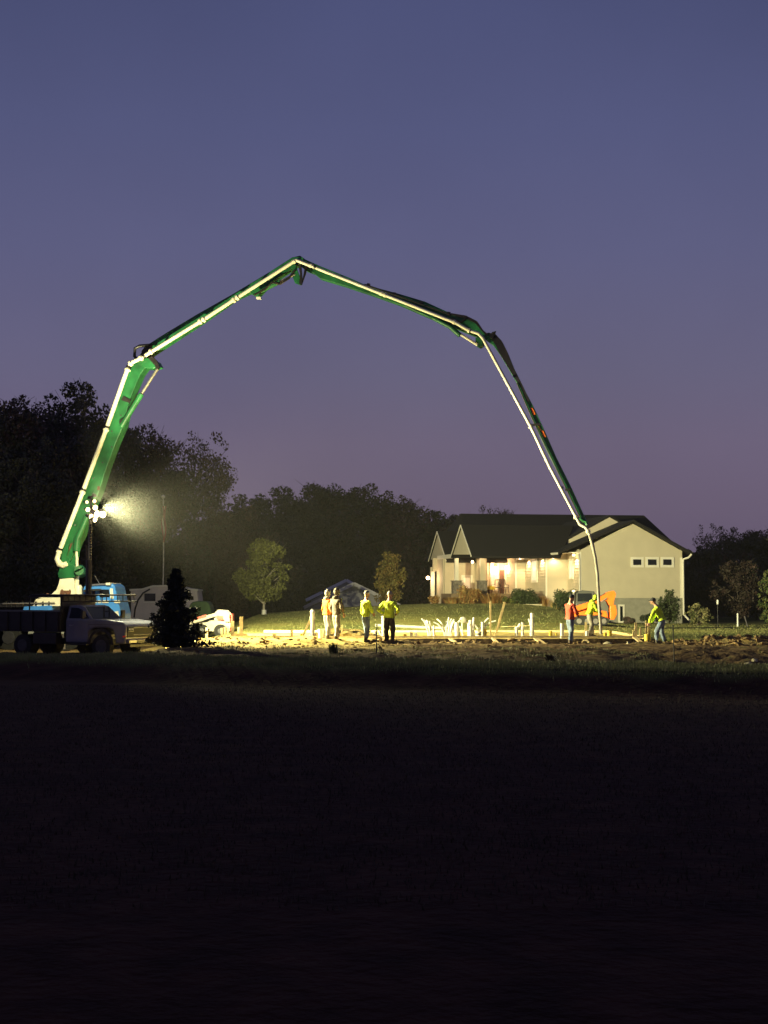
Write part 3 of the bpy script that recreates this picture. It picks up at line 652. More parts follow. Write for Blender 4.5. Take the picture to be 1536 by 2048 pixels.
grassclump(1085, 102, 30, 36, L_TAN, 'tall tan ornamental grass right of the round clipped shrub', 2, gz=.5)
grassclump(1112, 100, 34, 34, [L_TAN[0], L_BUSH[0]], 'greenish tan ornamental grass beside the darker round shrub', 3, gz=.35)
grassclump(985, 103.6, 80, 26, L_TAN, 'low rusty ornamental grass under the porch floor', 4, gz=1.0)
grassclump(905, 103.6, 60, 18, L_TAN, 'low tan ornamental grass at the foot of the stone post', 6, gz=1.0)
ptree(1338, 97, 1178, 52, 212, [L_BUSH[0], L_BUSH[1], L_DARK[0]], 'shrub', 'tall dark green shrub at the right corner of the garage wall', .06, 3600, .055, None, .35, .2, 30)
ptree(1322, 96.4, 1196, 24, 213, [L_BUSH[0], L_BUSH[1]], 'shrub', 'slim dark shrub left of the tall garage corner shrub', .06, 1500, .055, None, .5, .2, 18)
ptree(1395, 92, 1207, 52, 214, [leafmat('hydrangea_leaf', (.08, .095, .03)), leafmat('hydrangea_head', (.26, .23, .10))], 'shrub', 'pale tufted hydrangea bush right of the downspout', .08, 2400, .05, None, .05, .35, 26)
shrub(1300, 1245, 96, 52, 22, [L_DARK[0], L_BUSH[1]], 'low dark shrub against the grey foundation', seed=14, leaf=.05, n_=2600)
shrub(1262, 1245, 96, 40, 16, [L_DARK[0], L_DARK[2]], 'low purplish shrub beside the basement window', seed=15, leaf=.05, n_=1800)
for px, d, hpx, m_, lb in ((1435, 88, 52, 'steel', 'thin lamp post with white cap on lawn right of house'),):
    a_ = P(px, 1190, d); g = terrain(a_.x, d, False); T = thing('garden_post', lb, 'post', (a_.x, d, g))
    MB().tube((0, 0, 0), (0, 0, 1.35), .02).build('pole', M['black'], T); MB().path([(0, 0, 1.3), (0, 0, 1.52), (0, 0, 1.58)], [.055, .06, .02], 8).build('cap', M['pvc'], T)
a_ = P(1475.5, 1246, 90); g = terrain(a_.x, 90, False); tag(MB().path([(a_.x, 90, g - .05), (a_.x, 90, g + .75), (a_.x, 90, g + .79)], [.055, .055, .02], 8).build('marker_post', M['pvc'], smooth=True), 'short bright white marker post on the lawn edge right of the house', 'post')
a_ = P(1493, 1246, 90); g = terrain(a_.x, 90, False); tag(MB().beam((a_.x + .06, 90, g - .05), (a_.x - .12, 90, g + .62), .05, .05).build('wooden_stake', M['steel']), 'leaning grey stake right of the white marker post', 'stake')
# stone steps at the bed
for i, (px, py) in enumerate(((1065, 1209), (1080, 1214))):
    a_ = P(px, py, 99 - i * 1.2); tag(MB().box((a_.x, a_.y, a_.z - .05), (1.2, .5, .16)).build('stone_step', M['rock'], bevel=.02), ('upper' if i == 0 else 'lower') + ' flat stone step in the lawn below the clipped shrub', 'step', 'stone steps in the lawn')
# porch furniture: wire chairs, yellow planter
def lp(px, py, v): p = hc(px, py, v=v); return HO + EU * p.x + EV * p.y + Vector((0, 0, 0))
def porch_chair(px, rz, label, cushion=None):
    b_ = lp(px, 1187, vD + .4); T = thing('patio_chair', label, 'chair', (b_.x, b_.y, pz), rz, 'metal chairs on the porch')
    mb = MB()
    for sx in (-.26, .26):
        mb.path([(sx, .28, 0), (sx, .22, .42), (sx, -.24, .42), (sx, -.3, 0)], .022, 6); mb.path([(sx, .24, .42), (sx, .26, .62), (sx, -.28, .64), (sx, -.36, 1.0)], .02, 6)
    mb.build('frame', M['black'], T, smooth=True)
    MB().bb(-.26, .26, -.26, .26, .40, .45).build('seat', M[cushion or 'black'], T, bevel=.01)
    mb = MB()
    for i in range(5): mb.tube((-.2 + .1 * i, -.26, .45), (-.2 + .1 * i, -.36, .98), .014)
    mb.beam((-.26, -.36, .99), (.26, -.36, .99), .04, .05); mb.build('backrest', M['black'], T)
porch_chair(993, R(150), 'dark metal chair on the porch beside the yellow planter')
porch_chair(1008, R(200), 'dark metal chair on the porch nearest the tan corner wall')
b_ = lp(980, 1187, vD + .1); T = thing('flower_planter', 'yellow flowering planter standing on the porch beside the chairs', 'planter', (b_.x, b_.y, pz))
MB().path([(0, 0, 0), (0, 0, .28)], [.15, .22], 12).build('pot', M['rust'], T, smooth=True); link(bpy.data.objects.new('flowers', leaves(np.random.default_rng(4), [(0, 0, .42), (.2, 0, .38), (-.2, 0, .38)], [.18] * 3, [300] * 3, .035, [M['yellow']], 'flowers', .7, .4)), T)
# ------------------------------------------------------------------ far barns
def barn(apx, apy, lx, ly, rx, ry, d, depth_, label):
    a_ = P(apx, apy, d); l_ = P(lx, ly, d); r_ = P(rx, ry, d); g = -3.0; T = thing('barn', label, 'barn', (a_.x, d, g))
    zl = max(l_.z, r_.z) * .5 + min(l_.z, r_.z) * .5
    MB().prism([(l_.x + .5, d, g), (r_.x - .5, d, g), (r_.x - .5, d, r_.z), (a_.x, d, a_.z - .1), (l_.x + .5, d, l_.z)], (0, depth_, 0)).build('wall', M['barn'], T, world=True)
    mb = MB(); th = Vector((0, 0, .18)); slope(mb, [l_ + Vector((0, -.4, .1)), a_ + Vector((0, -.4, .1)), a_ + Vector((0, depth_, .1)), l_ + Vector((0, depth_, .1))]); slope(mb, [a_ + Vector((.001, -.4, .1)), r_ + Vector((0, -.4, .1)), r_ + Vector((0, depth_, .1)), a_ + Vector((.001, depth_, .1))]); mb.build('roof', M['barn'], T, world=True)
    mb = MB(); mb.beam(l_ + Vector((0, -.45, .02)), a_ + Vector((0, -.45, .02)), .06, .3); mb.beam(r_ + Vector((0, -.45, .02)), a_ + Vector((0, -.45, .02)), .06, .3); mb.build('rake_board', M['barntrim'], T, world=True)
barn(708, 1168, 574, 1232, 800, 1212, 132, 14, 'grey gabled barn beyond the crest behind the workers')
barn(693, 1161, 612, 1201, 760, 1196, 147.5, 6, 'grey barn roof peeking out behind the nearer barn')
# ------------------------------------------------------------------ camper and covered cart
cx = P(327, 1190, 90).x; g = terrain(cx, 90, False)
T = thing('camper_trailer', 'pale camper trailer parked behind the spruce', 'camper', (cx, 90, g))
W2 = [P(px, py, 90) for px, py in ((262, 1240), (261, 1180), (285, 1179), (305, 1173), (350, 1172), (372, 1178), (394, 1181), (397, 1205), (390, 1240))]
MB().prism(W2, (0, 2.4, 0)).build('body', M['camper'], T, world=True, bevel=.05)
a_ = P(289, 1187, 90); b_ = P(311, 1202, 90); MB().bb(a_.x, b_.x, 89.96, 90.0 - .003, b_.z, a_.z).build('window', M['glass'], T, world=True)
MB().bb(a_.x - .05, b_.x + .3, 89.97, 89.998, b_.z - .12, b_.z - .06).build('trim_rail', M['trim'], T, world=True)
mb = MB(); mb.path([P(268, 1235, 89.97), P(270, 1218, 89.97), P(276, 1200, 89.97), P(286, 1186, 89.97), P(300, 1178, 89.97)], .05, 5); mb.build('stripe', M['black'], T, world=True)
MB().prism([P(px, py, 89.98) for px, py in ((259, 1182), (259, 1178), (284, 1177), (305, 1170.5), (351, 1169.5), (373, 1176), (396, 1179), (396, 1182), (373, 1179), (350, 1173), (306, 1174), (285, 1180))], (0, 2.45, 0)).build('roof_edge', M['trim'], T, world=True)
for wx in (290, 322):
    a_ = P(wx, 1250, 90); w_ = MB().path([(a_.x, 89.9, g + .35), (a_.x, 90.15, g + .35)], .35, 14).build('wheel', M['rubber'], T, world=True)
    MB().path([(a_.x, 89.88, g + .35), (a_.x, 89.9, g + .35)], .18, 10).build('rim', M['steel'], w_, world=True)
MB().beam(P(392, 1240, 91), P(412, 1246, 91), .1, .1).build('drawbar', M['black'], T, world=True)
cx = P(402, 1190, 86).x; g = terrain(cx, 86, False); T = thing('covered_cart', 'cart under a rounded green canvas cover, right of the camper', 'cart', (cx, 86, g))
MB().prism([P(px, py, 86) for px, py in ((380, 1240), (378, 1212), (384, 1204), (395, 1202), (414, 1203), (420, 1211), (424, 1228), (425, 1240))], (0, 1.8, 0)).build('cover', M['tarp'], T, world=True, bevel=.08)
MB().bb(cx - .6, cx + .6, 86.1, 87.7, g + .45, g + .75).build('bed', M['black'], T, world=True)
for s_ in (-.35, .35): MB().path([(cx + s_, 85.98, g + .3), (cx + s_, 86.15, g + .3)], .3, 12).build('wheel', M['rubber'], T, world=True)
shrub(284, 1245, 84, 56, 26, L_BUSH, 'low green bush in front of the camper', seed=21, leaf=.07, n_=2200)
# flagpole
a_ = P(325.5, 1180, 92); g = terrain(a_.x, 92, False); T = thing('flagpole', 'tall thin flagpole behind the camper', 'flagpole', (a_.x, 92, g)); zt = P(325, 996, 92).z - g
MB().path([(0, 0, 0), (.03, 0, zt * .6), (-.02, 0, zt)], [.06, .045, .03], 8).build('pole', M['steel'], T, smooth=True); MB().ell((-.02, 0, zt + .08), .12, 10, 8).build('finial', M['pvc'], T, smooth=True)
T = thing('flag', 'limp red and white striped flag hanging on the flagpole', 'flag', (a_.x, 91.9, g + zt * .5))
zf = P(325, 1012, 92).z - (g + zt * .5)
for k_, (m_, ox) in enumerate((('flagred', 0), ('trim', .06), ('flagred', .11))):
    mb = MB(); pts = [(ox + .05 * math.sin(i * 1.1 + k_), -.02 * k_, zf - i * .28) for i in range(9)]; mb.path(pts, [.03 + .05 * math.sin(math.pi * (i + .6) / 9) for i in range(9)], 6); mb.build('fold', M[m_], T, smooth=True)
# ------------------------------------------------------------------ concrete pump truck
DT = 64.0
def W(px, py, d=DT): return P(px, py, d)
gT = -.60
tx = W(160, 1190).x
truck = thing('concrete_pump_truck', 'concrete pump truck with blue cab and long green arched boom', 'pump truck', (tx, DT, gT))
def wprism(name, pts, d, th, m_, parent=truck, bevel=0): return MB().prism([P(px, py, d) for px, py in pts], (0, th, 0)).build(name, M[m_], parent, world=True, bevel=bevel)
def X(px): return W(px, 1190).x
def Z(py): return W(160, py).z
cab = wprism('cab', [(166, 1262), (166, 1177), (171, 1169), (222, 1167), (230, 1172), (237, 1205), (243, 1228), (243, 1262)], DT - 1.15, 2.4, 'blue', bevel=.06)
dc = DT - 1.15
wprism('side_window', [(199, 1194), (199, 1179), (218, 1179), (219, 1194)], dc - .02, .03, 'glass', cab)
wprism('side_window', [(184, 1193), (184, 1181), (190, 1181), (190, 1193)], dc - .02, .03, 'glass', cab)
wprism('door_pillar', [(221, 1197), (219.5, 1177), (225.5, 1177), (227, 1197)], dc - .025, .04, 'white', cab)
wprism('sun_visor', [(172, 1172), (174, 1169), (222, 1166), (222, 1169)], dc - .06, .1, 'silver', cab)
wprism('grab_panel', [(180, 1205), (180, 1183), (183, 1183), (183, 1205)], dc - .03, .04, 'white', cab)
for a, b in ((177, 182), (186, 193), (196, 202), (204, 217), (228, 240)):
    wprism('light_panel', [(a, 1206), (a, 1200.5), (b, 1200.5), (b, 1206)], dc - .03, .035, 'white', cab)
wprism('front_quarter', [(229, 1240), (226, 1224), (236, 1222), (240, 1240)], dc - .03, .04, 'white', cab)
wprism('mirror', [(167, 1184), (167, 1180), (176, 1178), (200, 1177.5), (204, 1179.5), (198, 1181), (182, 1182), (178, 1184)], dc - .2, .15, 'black', cab)
MB().bb(X(222), X(231), dc - .1, dc + 2.5, Z(1171), Z(1166)).build('roof_marker', M['white'], cab, world=True, bevel=.02)
MB().path([W(199, 1168, dc + .6), W(189, 1150, dc + .6)], .012, 5).build('antenna', M['steel'], cab, world=True)
# chassis, deck, hopper
MB().bb(X(-90), X(172), DT - .55, DT + .55, gT + .75, gT + 1.05).build('chassis', M['black'], truck, world=True)
wprism('deck', [(66, 1212), (72, 1198), (95, 1194.5), (163, 1194.5), (163, 1212)], DT - 1.2, 2.4, 'white')
wprism('rear_deck', [(-80, 1214), (-80, 1207), (65.5, 1207), (65.5, 1214)], DT - 1.2, 2.4, 'black')
wprism('deck_panel', [(46, 1222), (48, 1213), (104, 1211), (103, 1222)], DT - 1.25, 2.5, 'blue')
wprism('side_rail', [(30, 1226), (30, 1224), (112, 1224), (112, 1226)], DT - 1.3, .05, 'white')
wprism('tool_box', [(60, 1252), (60, 1230), (120, 1230), (120, 1252)], DT - 1.2, .7, 'white')
wprism('hopper', [(-78, 1262), (-84, 1215), (-40, 1215), (-30, 1240), (-32, 1262)], DT - .9, 1.8, 'grey')
for px in (12, 22, 33, 45, 58, 72, 86, 98):
    MB().tube(W(px, 1203, DT - 1.2), W(px, 1214, DT - 1.2), .035).build('stanchion', M['black'], truck, world=True)
MB().tube(W(5, 1207.5, DT - 1.23), W(110, 1206, DT - 1.23), .03).build('hand_rail', M['steel'], truck, world=True)
for px in (-30, 0, 32, 150, 215):
    for yy in (DT - 1.2, DT + .85):
        x_ = X(px); w_ = MB().path([(x_, yy, gT + .52), (x_, yy + .32, gT + .52)], .52, 20).build('wheel', M['rubber'], truck, world=True, smooth=True)
        MB().path([(x_, yy - .02, gT + .52), (x_, yy + .01, gT + .52)], [.26, .28], 14).build('rim', M['darkrim'], w_, world=True)
for px, py in ((176, 1258), (62, 1258), (128, 1258)):
    a_ = W(px, py, DT - 2.2); o = MB().beam(W(px, 1240, DT - .9), (a_.x, a_.y, gT + .6), .22, .25).build('outrigger', M['grey'], truck, world=True)
    MB().tube((a_.x, a_.y, gT + .02), (a_.x, a_.y, gT + .7), .07).build('jack', M['steel'], o, world=True); MB().tube((a_.x, a_.y, gT), (a_.x, a_.y, gT + .08), .28).build('foot_pad', M['black'], o, world=True)
# pedestal and turret
ped = wprism('pedestal', [(76, 1196), (88, 1190.5), (103, 1188), (112, 1180), (116, 1170), (119, 1158), (147, 1156), (149, 1170), (150, 1195.5)], DT - .55, 1.1, 'white', bevel=.03)
wprism('recess_plate', [(119, 1191), (121, 1181), (124, 1178), (127, 1181), (138, 1181), (140, 1178), (142, 1183), (141, 1191), (134, 1191), (130, 1187), (126, 1191)], DT - .575, .04, 'rust', ped)
wprism('hose_band', [(90, 1193), (94, 1186), (97, 1187), (95, 1194)], DT - .6, .1, 'rust', ped)
a_ = W(156.5, 1183, DT - .3)
MB().path([(a_.x, a_.y, Z(1195.5)), (a_.x, a_.y, Z(1174)), (a_.x, a_.y, Z(1170))], [.17, .17, .13], 14).build('slew_cylinder', M['white'], truck, world=True, smooth=True)
MB().path([(a_.x - .06, a_.y, Z(1172)), (a_.x - .03, a_.y, Z(1146))], .085, 10).build('riser_pipe', M['pipe'], truck, world=True, smooth=True)
# boom: vertical plane swung slightly toward the camera
B0 = P(140, 1190, DT); B1 = P(1200, 1190, 59.6); BD = (B1 - B0); BD.z = 0; BD.normalize(); BN = Vector((BD.y, -BD.x, 0))  # BN points to the camera side
if BN.y > 0: BN = -BN
def BP(px, py, off=0.): return plane_hit(px, py, B0 + BN * off, BN)
def bprism(name, pts, off, th, m_, parent=truck, bevel=0): return MB().prism([BP(px, py, off) for px, py in pts], -BN * th).build(name, M[m_], parent, world=True, bevel=bevel)
def btube(name, pts, r, off, m_, parent=truck, n=10): return MB().path([BP(px, py, off) for px, py in pts], r, n).build(name, M[m_], parent, world=True, smooth=True)
tur = bprism('turret', [(117, 1156), (115, 1148), (119, 1136), (127, 1128), (147, 1129), (155, 1138), (158, 1148), (148, 1155), (130, 1157)], .5, 1.0, 'green', bevel=.03)
bprism('turret_cheek', [(122, 1132), (124, 1108), (131, 1088), (138, 1088), (133, 1112), (140, 1128)], .45, .14, 'green', tur)
bprism('turret_cheek', [(138, 1130), (150, 1108), (152, 1088), (158, 1088), (156, 1112), (148, 1132)], .45, .14, 'green', tur)
btube('pivot_pin', [(158, 1138), (158.5, 1139)], .2, .62, 'green', tur, 14); 
MB().path([BP(158, 1141, .6), BP(158, 1141, -.5)], .2, 14).build('pivot_pin', M['green'], tur, world=True, smooth=True)
s1 = bprism('boom_section', [(120, 1102), (129, 1078), (180, 945), (266, 722), (285, 712), (312, 722), (318, 733), (306, 737), (290, 736), (281, 748), (268, 778), (258, 803), (247, 850), (233, 882), (218, 921), (208, 950), (199, 980), (186, 1010), (172, 1045), (161, 1075), (154, 1088), (146, 1110), (136, 1132), (122, 1132)], .32, .6, 'green', bevel=.02)
for a, b, c_, e in ((131, 1112, 144, 1085), (128, 1125, 137, 1100)): bprism('cutout_plate', [(a, b), (a + 4, b - 2), (c_ + 2, e), (c_ - 3, e + 2)], .335, .03, 'rust', s1)
for px, py in ((189, 1004), (197, 976)): bprism('inspection_plate', [(px - 3, py + 4), (px - 2, py - 4), (px + 3, py - 3), (px + 2, py + 4)], .335, .03, 'rust', s1)
for i in range(9):
    t_ = i / 8; px = 150 + 98 * t_; py = 1050 - 250 * t_
    MB().path([BP(px + (i % 3) * 6, py, .34), BP(px + (i % 3) * 6, py, .30)], .035, 6).build('bolt', M['black'], s1, world=True)
btube('lift_cylinder', [(153, 1102), (155, 1078), (176, 1030)], [.155, .15, .12], .42, 'green', s1)
btube('piston_rod', [(153.5, 1103), (154.5, 1142)], .06, .42, 'pipe', s1)
c1 = btube('fold_cylinder', [(243, 853), (263, 820), (283, 788)], .12, .40, 'green', s1)
btube('piston_rod', [(283, 788), (315, 738)], .06, .40, 'steel', c1)
bprism('joint_link', [(296, 716), (304, 712), (314, 722), (319, 735), (313, 741), (309, 730)], .42, .12, 'black', s1)
bprism('joint_link', [(240, 852), (238, 842), (246, 836), (250, 846)], .44, .1, 'black', s1)
bprism('joint_link', [(242, 800), (258, 806), (262, 800), (247, 792)], .36, .06, 'black', s1)
# section two
s2 = bprism('boom_section', [(278, 712), (284, 703), (297, 688), (330, 667), (393, 629), (467, 587), (540, 543), (585, 514), (604, 514), (612, 522), (590, 533), (565, 550), (540, 566), (523, 584), (514, 594), (506, 590), (498, 585), (470, 598), (404, 644), (300, 712), (290, 722)], .05, .42, 'green', bevel=.02)
bprism('joint_housing', [(283, 716), (283, 702), (290, 693), (302, 693), (306, 704), (298, 714)], .12, .5, 'black', s2)
btube('hydraulic_hose', [(284, 718), (276, 722), (269, 712), (270, 697), (279, 692), (292, 691), (305, 690)], .07, .15, 'black', s2, 8)
c2 = btube('fold_cylinder', [(522, 582), (560, 563)], .10, .22, 'green', s2); btube('piston_rod', [(560, 563), (590, 549)], .05, .22, 'steel', c2)
btube('hydraulic_hose', [(508, 590), (530, 578), (545, 565), (560, 568), (578, 556), (590, 540)], .05, .3, 'black', s2, 6)
bprism('work_lamp', [(512, 597), (513, 593.5), (521, 594), (521, 597.5)], .2, .2, 'pvc', s2)
bprism('joint_link', [(582, 531), (590, 528), (596, 545), (603, 562), (601, 570), (590, 566), (586, 556)], .25, .12, 'green', s2)
bprism('joint_link', [(596, 528), (602, 530), (605, 562), (612, 538), (616, 530), (611, 527), (612, 545), (603, 570), (598, 568), (600, 548)], .28, .08, 'black', s2)
# section three
s3 = bprism('boom_section', [(587, 514), (600, 511), (611, 519), (640, 532), (700, 556), (729, 569), (800, 588), (850, 603), (902, 627), (932, 632), (953, 643), (963, 656), (972, 672), (966, 690), (954, 692), (951, 688), (955, 674), (930, 664), (860, 636), (800, 610), (747, 591), (690, 572), (650, 560), (640, 557), (628, 547), (612, 541), (598, 530)], -.02, .38, 'green', bevel=.02)
for a, b in (((729, 569), (900, 629)), ((765, 588), (900, 640))): btube('hydraulic_line', [a, ((a[0] + b[0]) / 2, (a[1] + b[1]) / 2 - 1), b], .035, .05, 'black', s3, 6)
for px, py in ((788, 588), (841, 606), (897, 627), (736, 570)): bprism('clamp', [(px - 3, py + 4), (px - 2, py - 4), (px + 4, py - 3), (px + 3, py + 4)], .06, .1, 'black', s3)
c3 = btube('fold_cylinder', [(812, 612), (860, 634)], .05, .1, 'green', s3)
c3 = btube('fold_cylinder', [(866, 636), (900, 653), (920, 671)], [.08, .10, .10], .1, 'green', s3); btube('piston_rod', [(920, 668), (955, 690)], .055, .1, 'pipe', c3)
bprism('edge_guard', [(902, 626), (932, 631), (954, 642), (966, 660), (976, 668), (972, 670), (962, 660), (950, 646), (930, 636), (902, 630)], .04, .4, 'black', s3)
bprism('joint_link', [(951, 676), (963, 674), (965, 690), (958, 694), (951, 690)], .1, .5, 'green', s3)
btube('cross_hose', [(903, 637), (921, 645), (932, 637)], .035, .06, 'black', s3, 6)
# section four
s4 = bprism('boom_section', [(966, 668), (977, 665), (990, 668), (1003, 682), (1013, 702), (1026, 735), (1045, 772), (1066, 812), (1086, 855), (1112, 914), (1141, 972), (1172, 1040), (1170, 1048), (1160, 1036), (1134, 983), (1087, 889), (1064, 838), (1034, 767), (1004, 716), (996, 704), (986, 690), (972, 680)], -.08, .3, 'green', bevel=.012)
bprism('side_cover', [(978, 666), (990, 667), (1003, 681), (1014, 703), (1027, 735), (1046, 773), (1060, 803), (1054, 803), (1037, 768), (1018, 738), (1002, 712), (992, 692), (984, 680)], -.04, .38, 'black', s4)
btube('hydraulic_line', [(1034, 766), (1064, 836), (1090, 890), (1135, 982), (1160, 1034)], .03, -.03, 'black', s4, 6)
for px, py, m_ in ((1066, 826, 'orange'), (1087, 871, 'orange'), (1078, 858, 'yellow')): bprism('reflector', [(px - 5, py - 10), (px - 1, py - 10), (px + 5, py + 3), (px + 1, py + 4)], -.06, .02, m_, s4)
bprism('hanger', [(1062, 852), (1062, 848), (1080, 846), (1082, 850)], .1, .1, 'black', s4)
bprism('hanger', [(1130, 982), (1130, 978), (1140, 976), (1141, 980)], .1, .1, 'black', s4)
bprism('hanger', [(979, 676), (984, 664), (992, 662), (990, 667), (985, 678)], .1, .1, 'black', s4)
btube('tip_hook', [(1160, 1036), (1166, 1042), (1172, 1043), (1174, 1050)], .06, -.05, 'green', s4, 8)
# delivery pipe with flanges, elbows
dp = btube('delivery_pipe', [(134, 1127), (127, 1131), (119, 1128), (114, 1118), (118, 1104), (165, 985), (212, 860), (255, 738), (262, 726), (272, 721), (282, 716), (404, 641), (470, 598), (586, 524), (592, 520), (600, 523), (766, 588.5), (910, 645), (938, 661), (957, 667), (966, 677), (972, 688), (1062, 854), (1100, 935), (1153, 1036), (1160, 1049), (1170, 1054), (1176, 1062), (1179, 1070)],
           [.11, .13, .14, .125, .10, .097, .095, .095, .095, .088, .085, .082, .080, .078, .076, .072, .070, .068, .068, .068, .066, .064, .062, .06, .06, .06, .06, .06, .058], .52, 'pipe', n=12)
def flange(px, py, dx, dy, r=.17, m_='pipe'):
    r = r * (.78 if px < 480 and py > 590 else .58)
    L = math.hypot(dx, dy); dx /= L; dy /= L
    MB().path([BP(px - dx * 2.2, py - dy * 2.2, .52), BP(px + dx * 2.2, py + dy * 2.2, .52)], r, 12).build('pipe_flange', M[m_], dp, world=True, smooth=True)
for a in ((118, 1104, 47, -119), (165, 985, 47, -119), (212, 860, 47, -119), (255, 740, 47, -119), (261, 727, 40, -40), (282, 716, 120, -75), (302, 703, 120, -75), (400, 643, 66, -44), (407, 639, 66, -44), (467, 600, 66, -44), (474, 595, 66, -44), (588, 523, 1, -.5), (622, 531, 166, 66), (763, 587, 166, 66), (770, 590, 166, 66), (908, 644, 28, 14), (938, 661, 28, 14), (1062, 854, 50, 100), (1152, 1034, 50, 100), (1176, 1063, 3, 8)):
    flange(*a)
    if a[0] in (165, 212, 118, 282, 938, 255, 622): flange(a[0] + a[2] * .05, a[1] + a[3] * .05, a[2], a[3], .145, 'black')
for px, py in ((140, 1052), (190, 918), (236, 795), (330, 686), (520, 566), (680, 555), (840, 618), (1010, 758), (1125, 975)):
    MB().path([BP(px, py, .5), BP(px, py, .05)], .05, 6).build('pipe_bracket', M['black'], dp, world=True)
btube('end_hose', [(1179, 1070), (1185, 1090), (1191, 1118), (1195, 1150), (1197, 1190), (1200, 1235), (1202, 1268)], [.06, .064, .062, .062, .062, .062, .062], .52, 'hose', n=12)
# ------------------------------------------------------------------ light tower
tw = thing('light_tower', 'mobile light tower with glaring floodlights behind the pickup', 'light tower', (TOWER.x, TOWER.y, -.58))
def TP(px, py, d=58.0): return P(px, py, d)
mb = MB(); mb.bb(TOWER.x - .9, TOWER.x + .9, 57.3, 58.5, -.1, .75); mb.build('trailer', M['grey'], tw, world=True, bevel=.05)
for s_ in (-1, 1): MB().path([(TOWER.x, 57.9 + s_ * .75 - .1, -.25), (TOWER.x, 57.9 + s_ * .75 + .1, -.25)], .33, 16).build('wheel', M['rubber'], tw, world=True, smooth=True)
mt = MB().tube(TP(177, 1240), TP(181, 1040), .085, .07, 8).build('mast', M['grey'], tw, world=True)
MB().tube(TP(177, 1230, 57.8), TP(178.5, 1120, 57.8), .11, .11, 8).build('mast_sleeve', M['black'], mt, world=True)
MB().tube(TP(172.5, 1240, 57.9), TP(172.5, 1090, 57.9), .03).build('cable', M['black'], mt, world=True)
mb = MB()
for i in range(13): a_ = TP(181.5, 1050 + i * 5.5, 57.82); mb.ell((a_.x, a_.y, a_.z), (.05, .05, .04), 6, 4)
mb.build('coiled_cable', M['black'], mt, world=True)
br = MB(); br.beam(TP(176, 1003), TP(196, 1003), .06, .06); br.beam(TP(174, 1020), TP(204, 1020), .06, .06); br.beam(TP(183, 1042), TP(181, 992), .07, .07); br.build('cross_arm', M['black'], mt, world=True)
HEADS = [(173, 1004, 'lampdim', .07, .1), (188, 1002, 'lampdim', .08, .1), (175, 1019, 'lampglow', .085, -.1), (190, 1015, 'lampglow', .10, -.1), (181, 1033, 'lampglow', .10, -.3), (193, 1028, 'lampglow', .14, -.3), (206, 1029, 'lampglow', .13, -.3), (189, 1039, 'lampglow', .10, -.35)]
hd = []
for i, (px, py, m_, r_, oy) in enumerate(HEADS):
    c_ = Tc_ = TP(px, py, 57.7 + oy * 2); aim = Vector((.62, -.72, -.18)).normalized() if i < 4 else Vector((.85, -.45, -.3)).normalized()
    h_ = MB().path([c_ - aim * .22, c_ - aim * .1, c_ + aim * .02], [r_ * .45, r_ * .8, r_ * 1.15], 14).build('floodlight', M['black'], tw, world=True, smooth=True)
    MB().path([c_ + aim * .005, c_ + aim * .05], [r_, r_ * .9], 14).build('lens', M[m_], h_, world=True, smooth=True); hd.append(c_ + aim * .15)
for i, py in enumerate((998, 994)): a_ = TP(180 + 8 * i, py, 57.9); MB().path([a_, a_ + Vector((0, 0, .12))], [.12, .07], 8).build('lamp_hood', M['black'], tw, world=True)
def spot(nm, aim, e, size, blend, off=(0, 0, 0), rad=.12, col=LIGHTC):
    base = Vector((TOWER.x + .35, 56.9, LAMPZ)) + Vector(off) - tw.location
    return lampl(nm, tw, base, e, col, 'SPOT', rad, R(size), Vector(aim) - tw.location, blend)
spot('flood_near', (-1, 54.5, 0), 12500, 100, .6, (0, 0, -.1))
spot('flood_ground', (-5.5, 51.5, 0), 7000, 74, .8, (0, -.1, -.15))
spot('flood_low', (9, 46.5, 0), 13000, 66, .7, (.1, -.1, -.05))
spot('flood_middle', (9, 56, 3.5), 40000, 68, .8, (.2, 0, 0))
spot('flood_far', (20, 96, 3), 135000, 82, 1.0, (.25, .1, .1))
spot('flood_boom', (-2.0, 61.5, 15), 13000, 130, .6, (-.1, .1, .35))
spot('flood_truck', (-14.5, 63, 2.5), 2300, 150, .7, (-.6, 1.7, .1))
lampl('flood_spill', tw, Vector((TOWER.x + .3, 56.6, LAMPZ + .1)) - tw.location, 160, (1, .82, .45), 'POINT', .15)
# mist drifting in the lamp beam
def mist(c, r, dens, label):
    o = MB().ell((0, 0, 0), r, 28, 18).build('mist', M['pvc'], origin=(0, 0, 0)); o.location = c
    m_ = bpy.data.materials.new('mist_volume'); m_.use_nodes = True; n_ = m_.node_tree.nodes; l_ = m_.node_tree.links; n_.clear()
    out = n_.new('ShaderNodeOutputMaterial'); pv = n_.new('ShaderNodeVolumePrincipled'); pv.inputs['Color'].default_value = (.9, .92, .85, 1)
    t_ = n_.new('ShaderNodeTexCoord'); mp = n_.new('ShaderNodeVectorMath'); mp.operation = 'DIVIDE'; mp.inputs[1].default_value = r; l_.new(t_.outputs['Object'], mp.inputs[0])
    ln = n_.new('ShaderNodeVectorMath'); ln.operation = 'LENGTH'; l_.new(mp.outputs[0], ln.inputs[0])
    mr = n_.new('ShaderNodeMapRange'); mr.interpolation_type = 'SMOOTHERSTEP'; mr.inputs[1].default_value = 1.0; mr.inputs[2].default_value = .0; mr.inputs[3].default_value = 0; mr.inputs[4].default_value = dens; l_.new(ln.outputs['Value'], mr.inputs[0])
    l_.new(mr.outputs[0], pv.inputs['Density']); l_.new(pv.outputs[0], out.inputs['Volume']); o.data.materials.clear(); o.data.materials.append(m_)
    tag(o, label, 'mist', kind='stuff'); return o
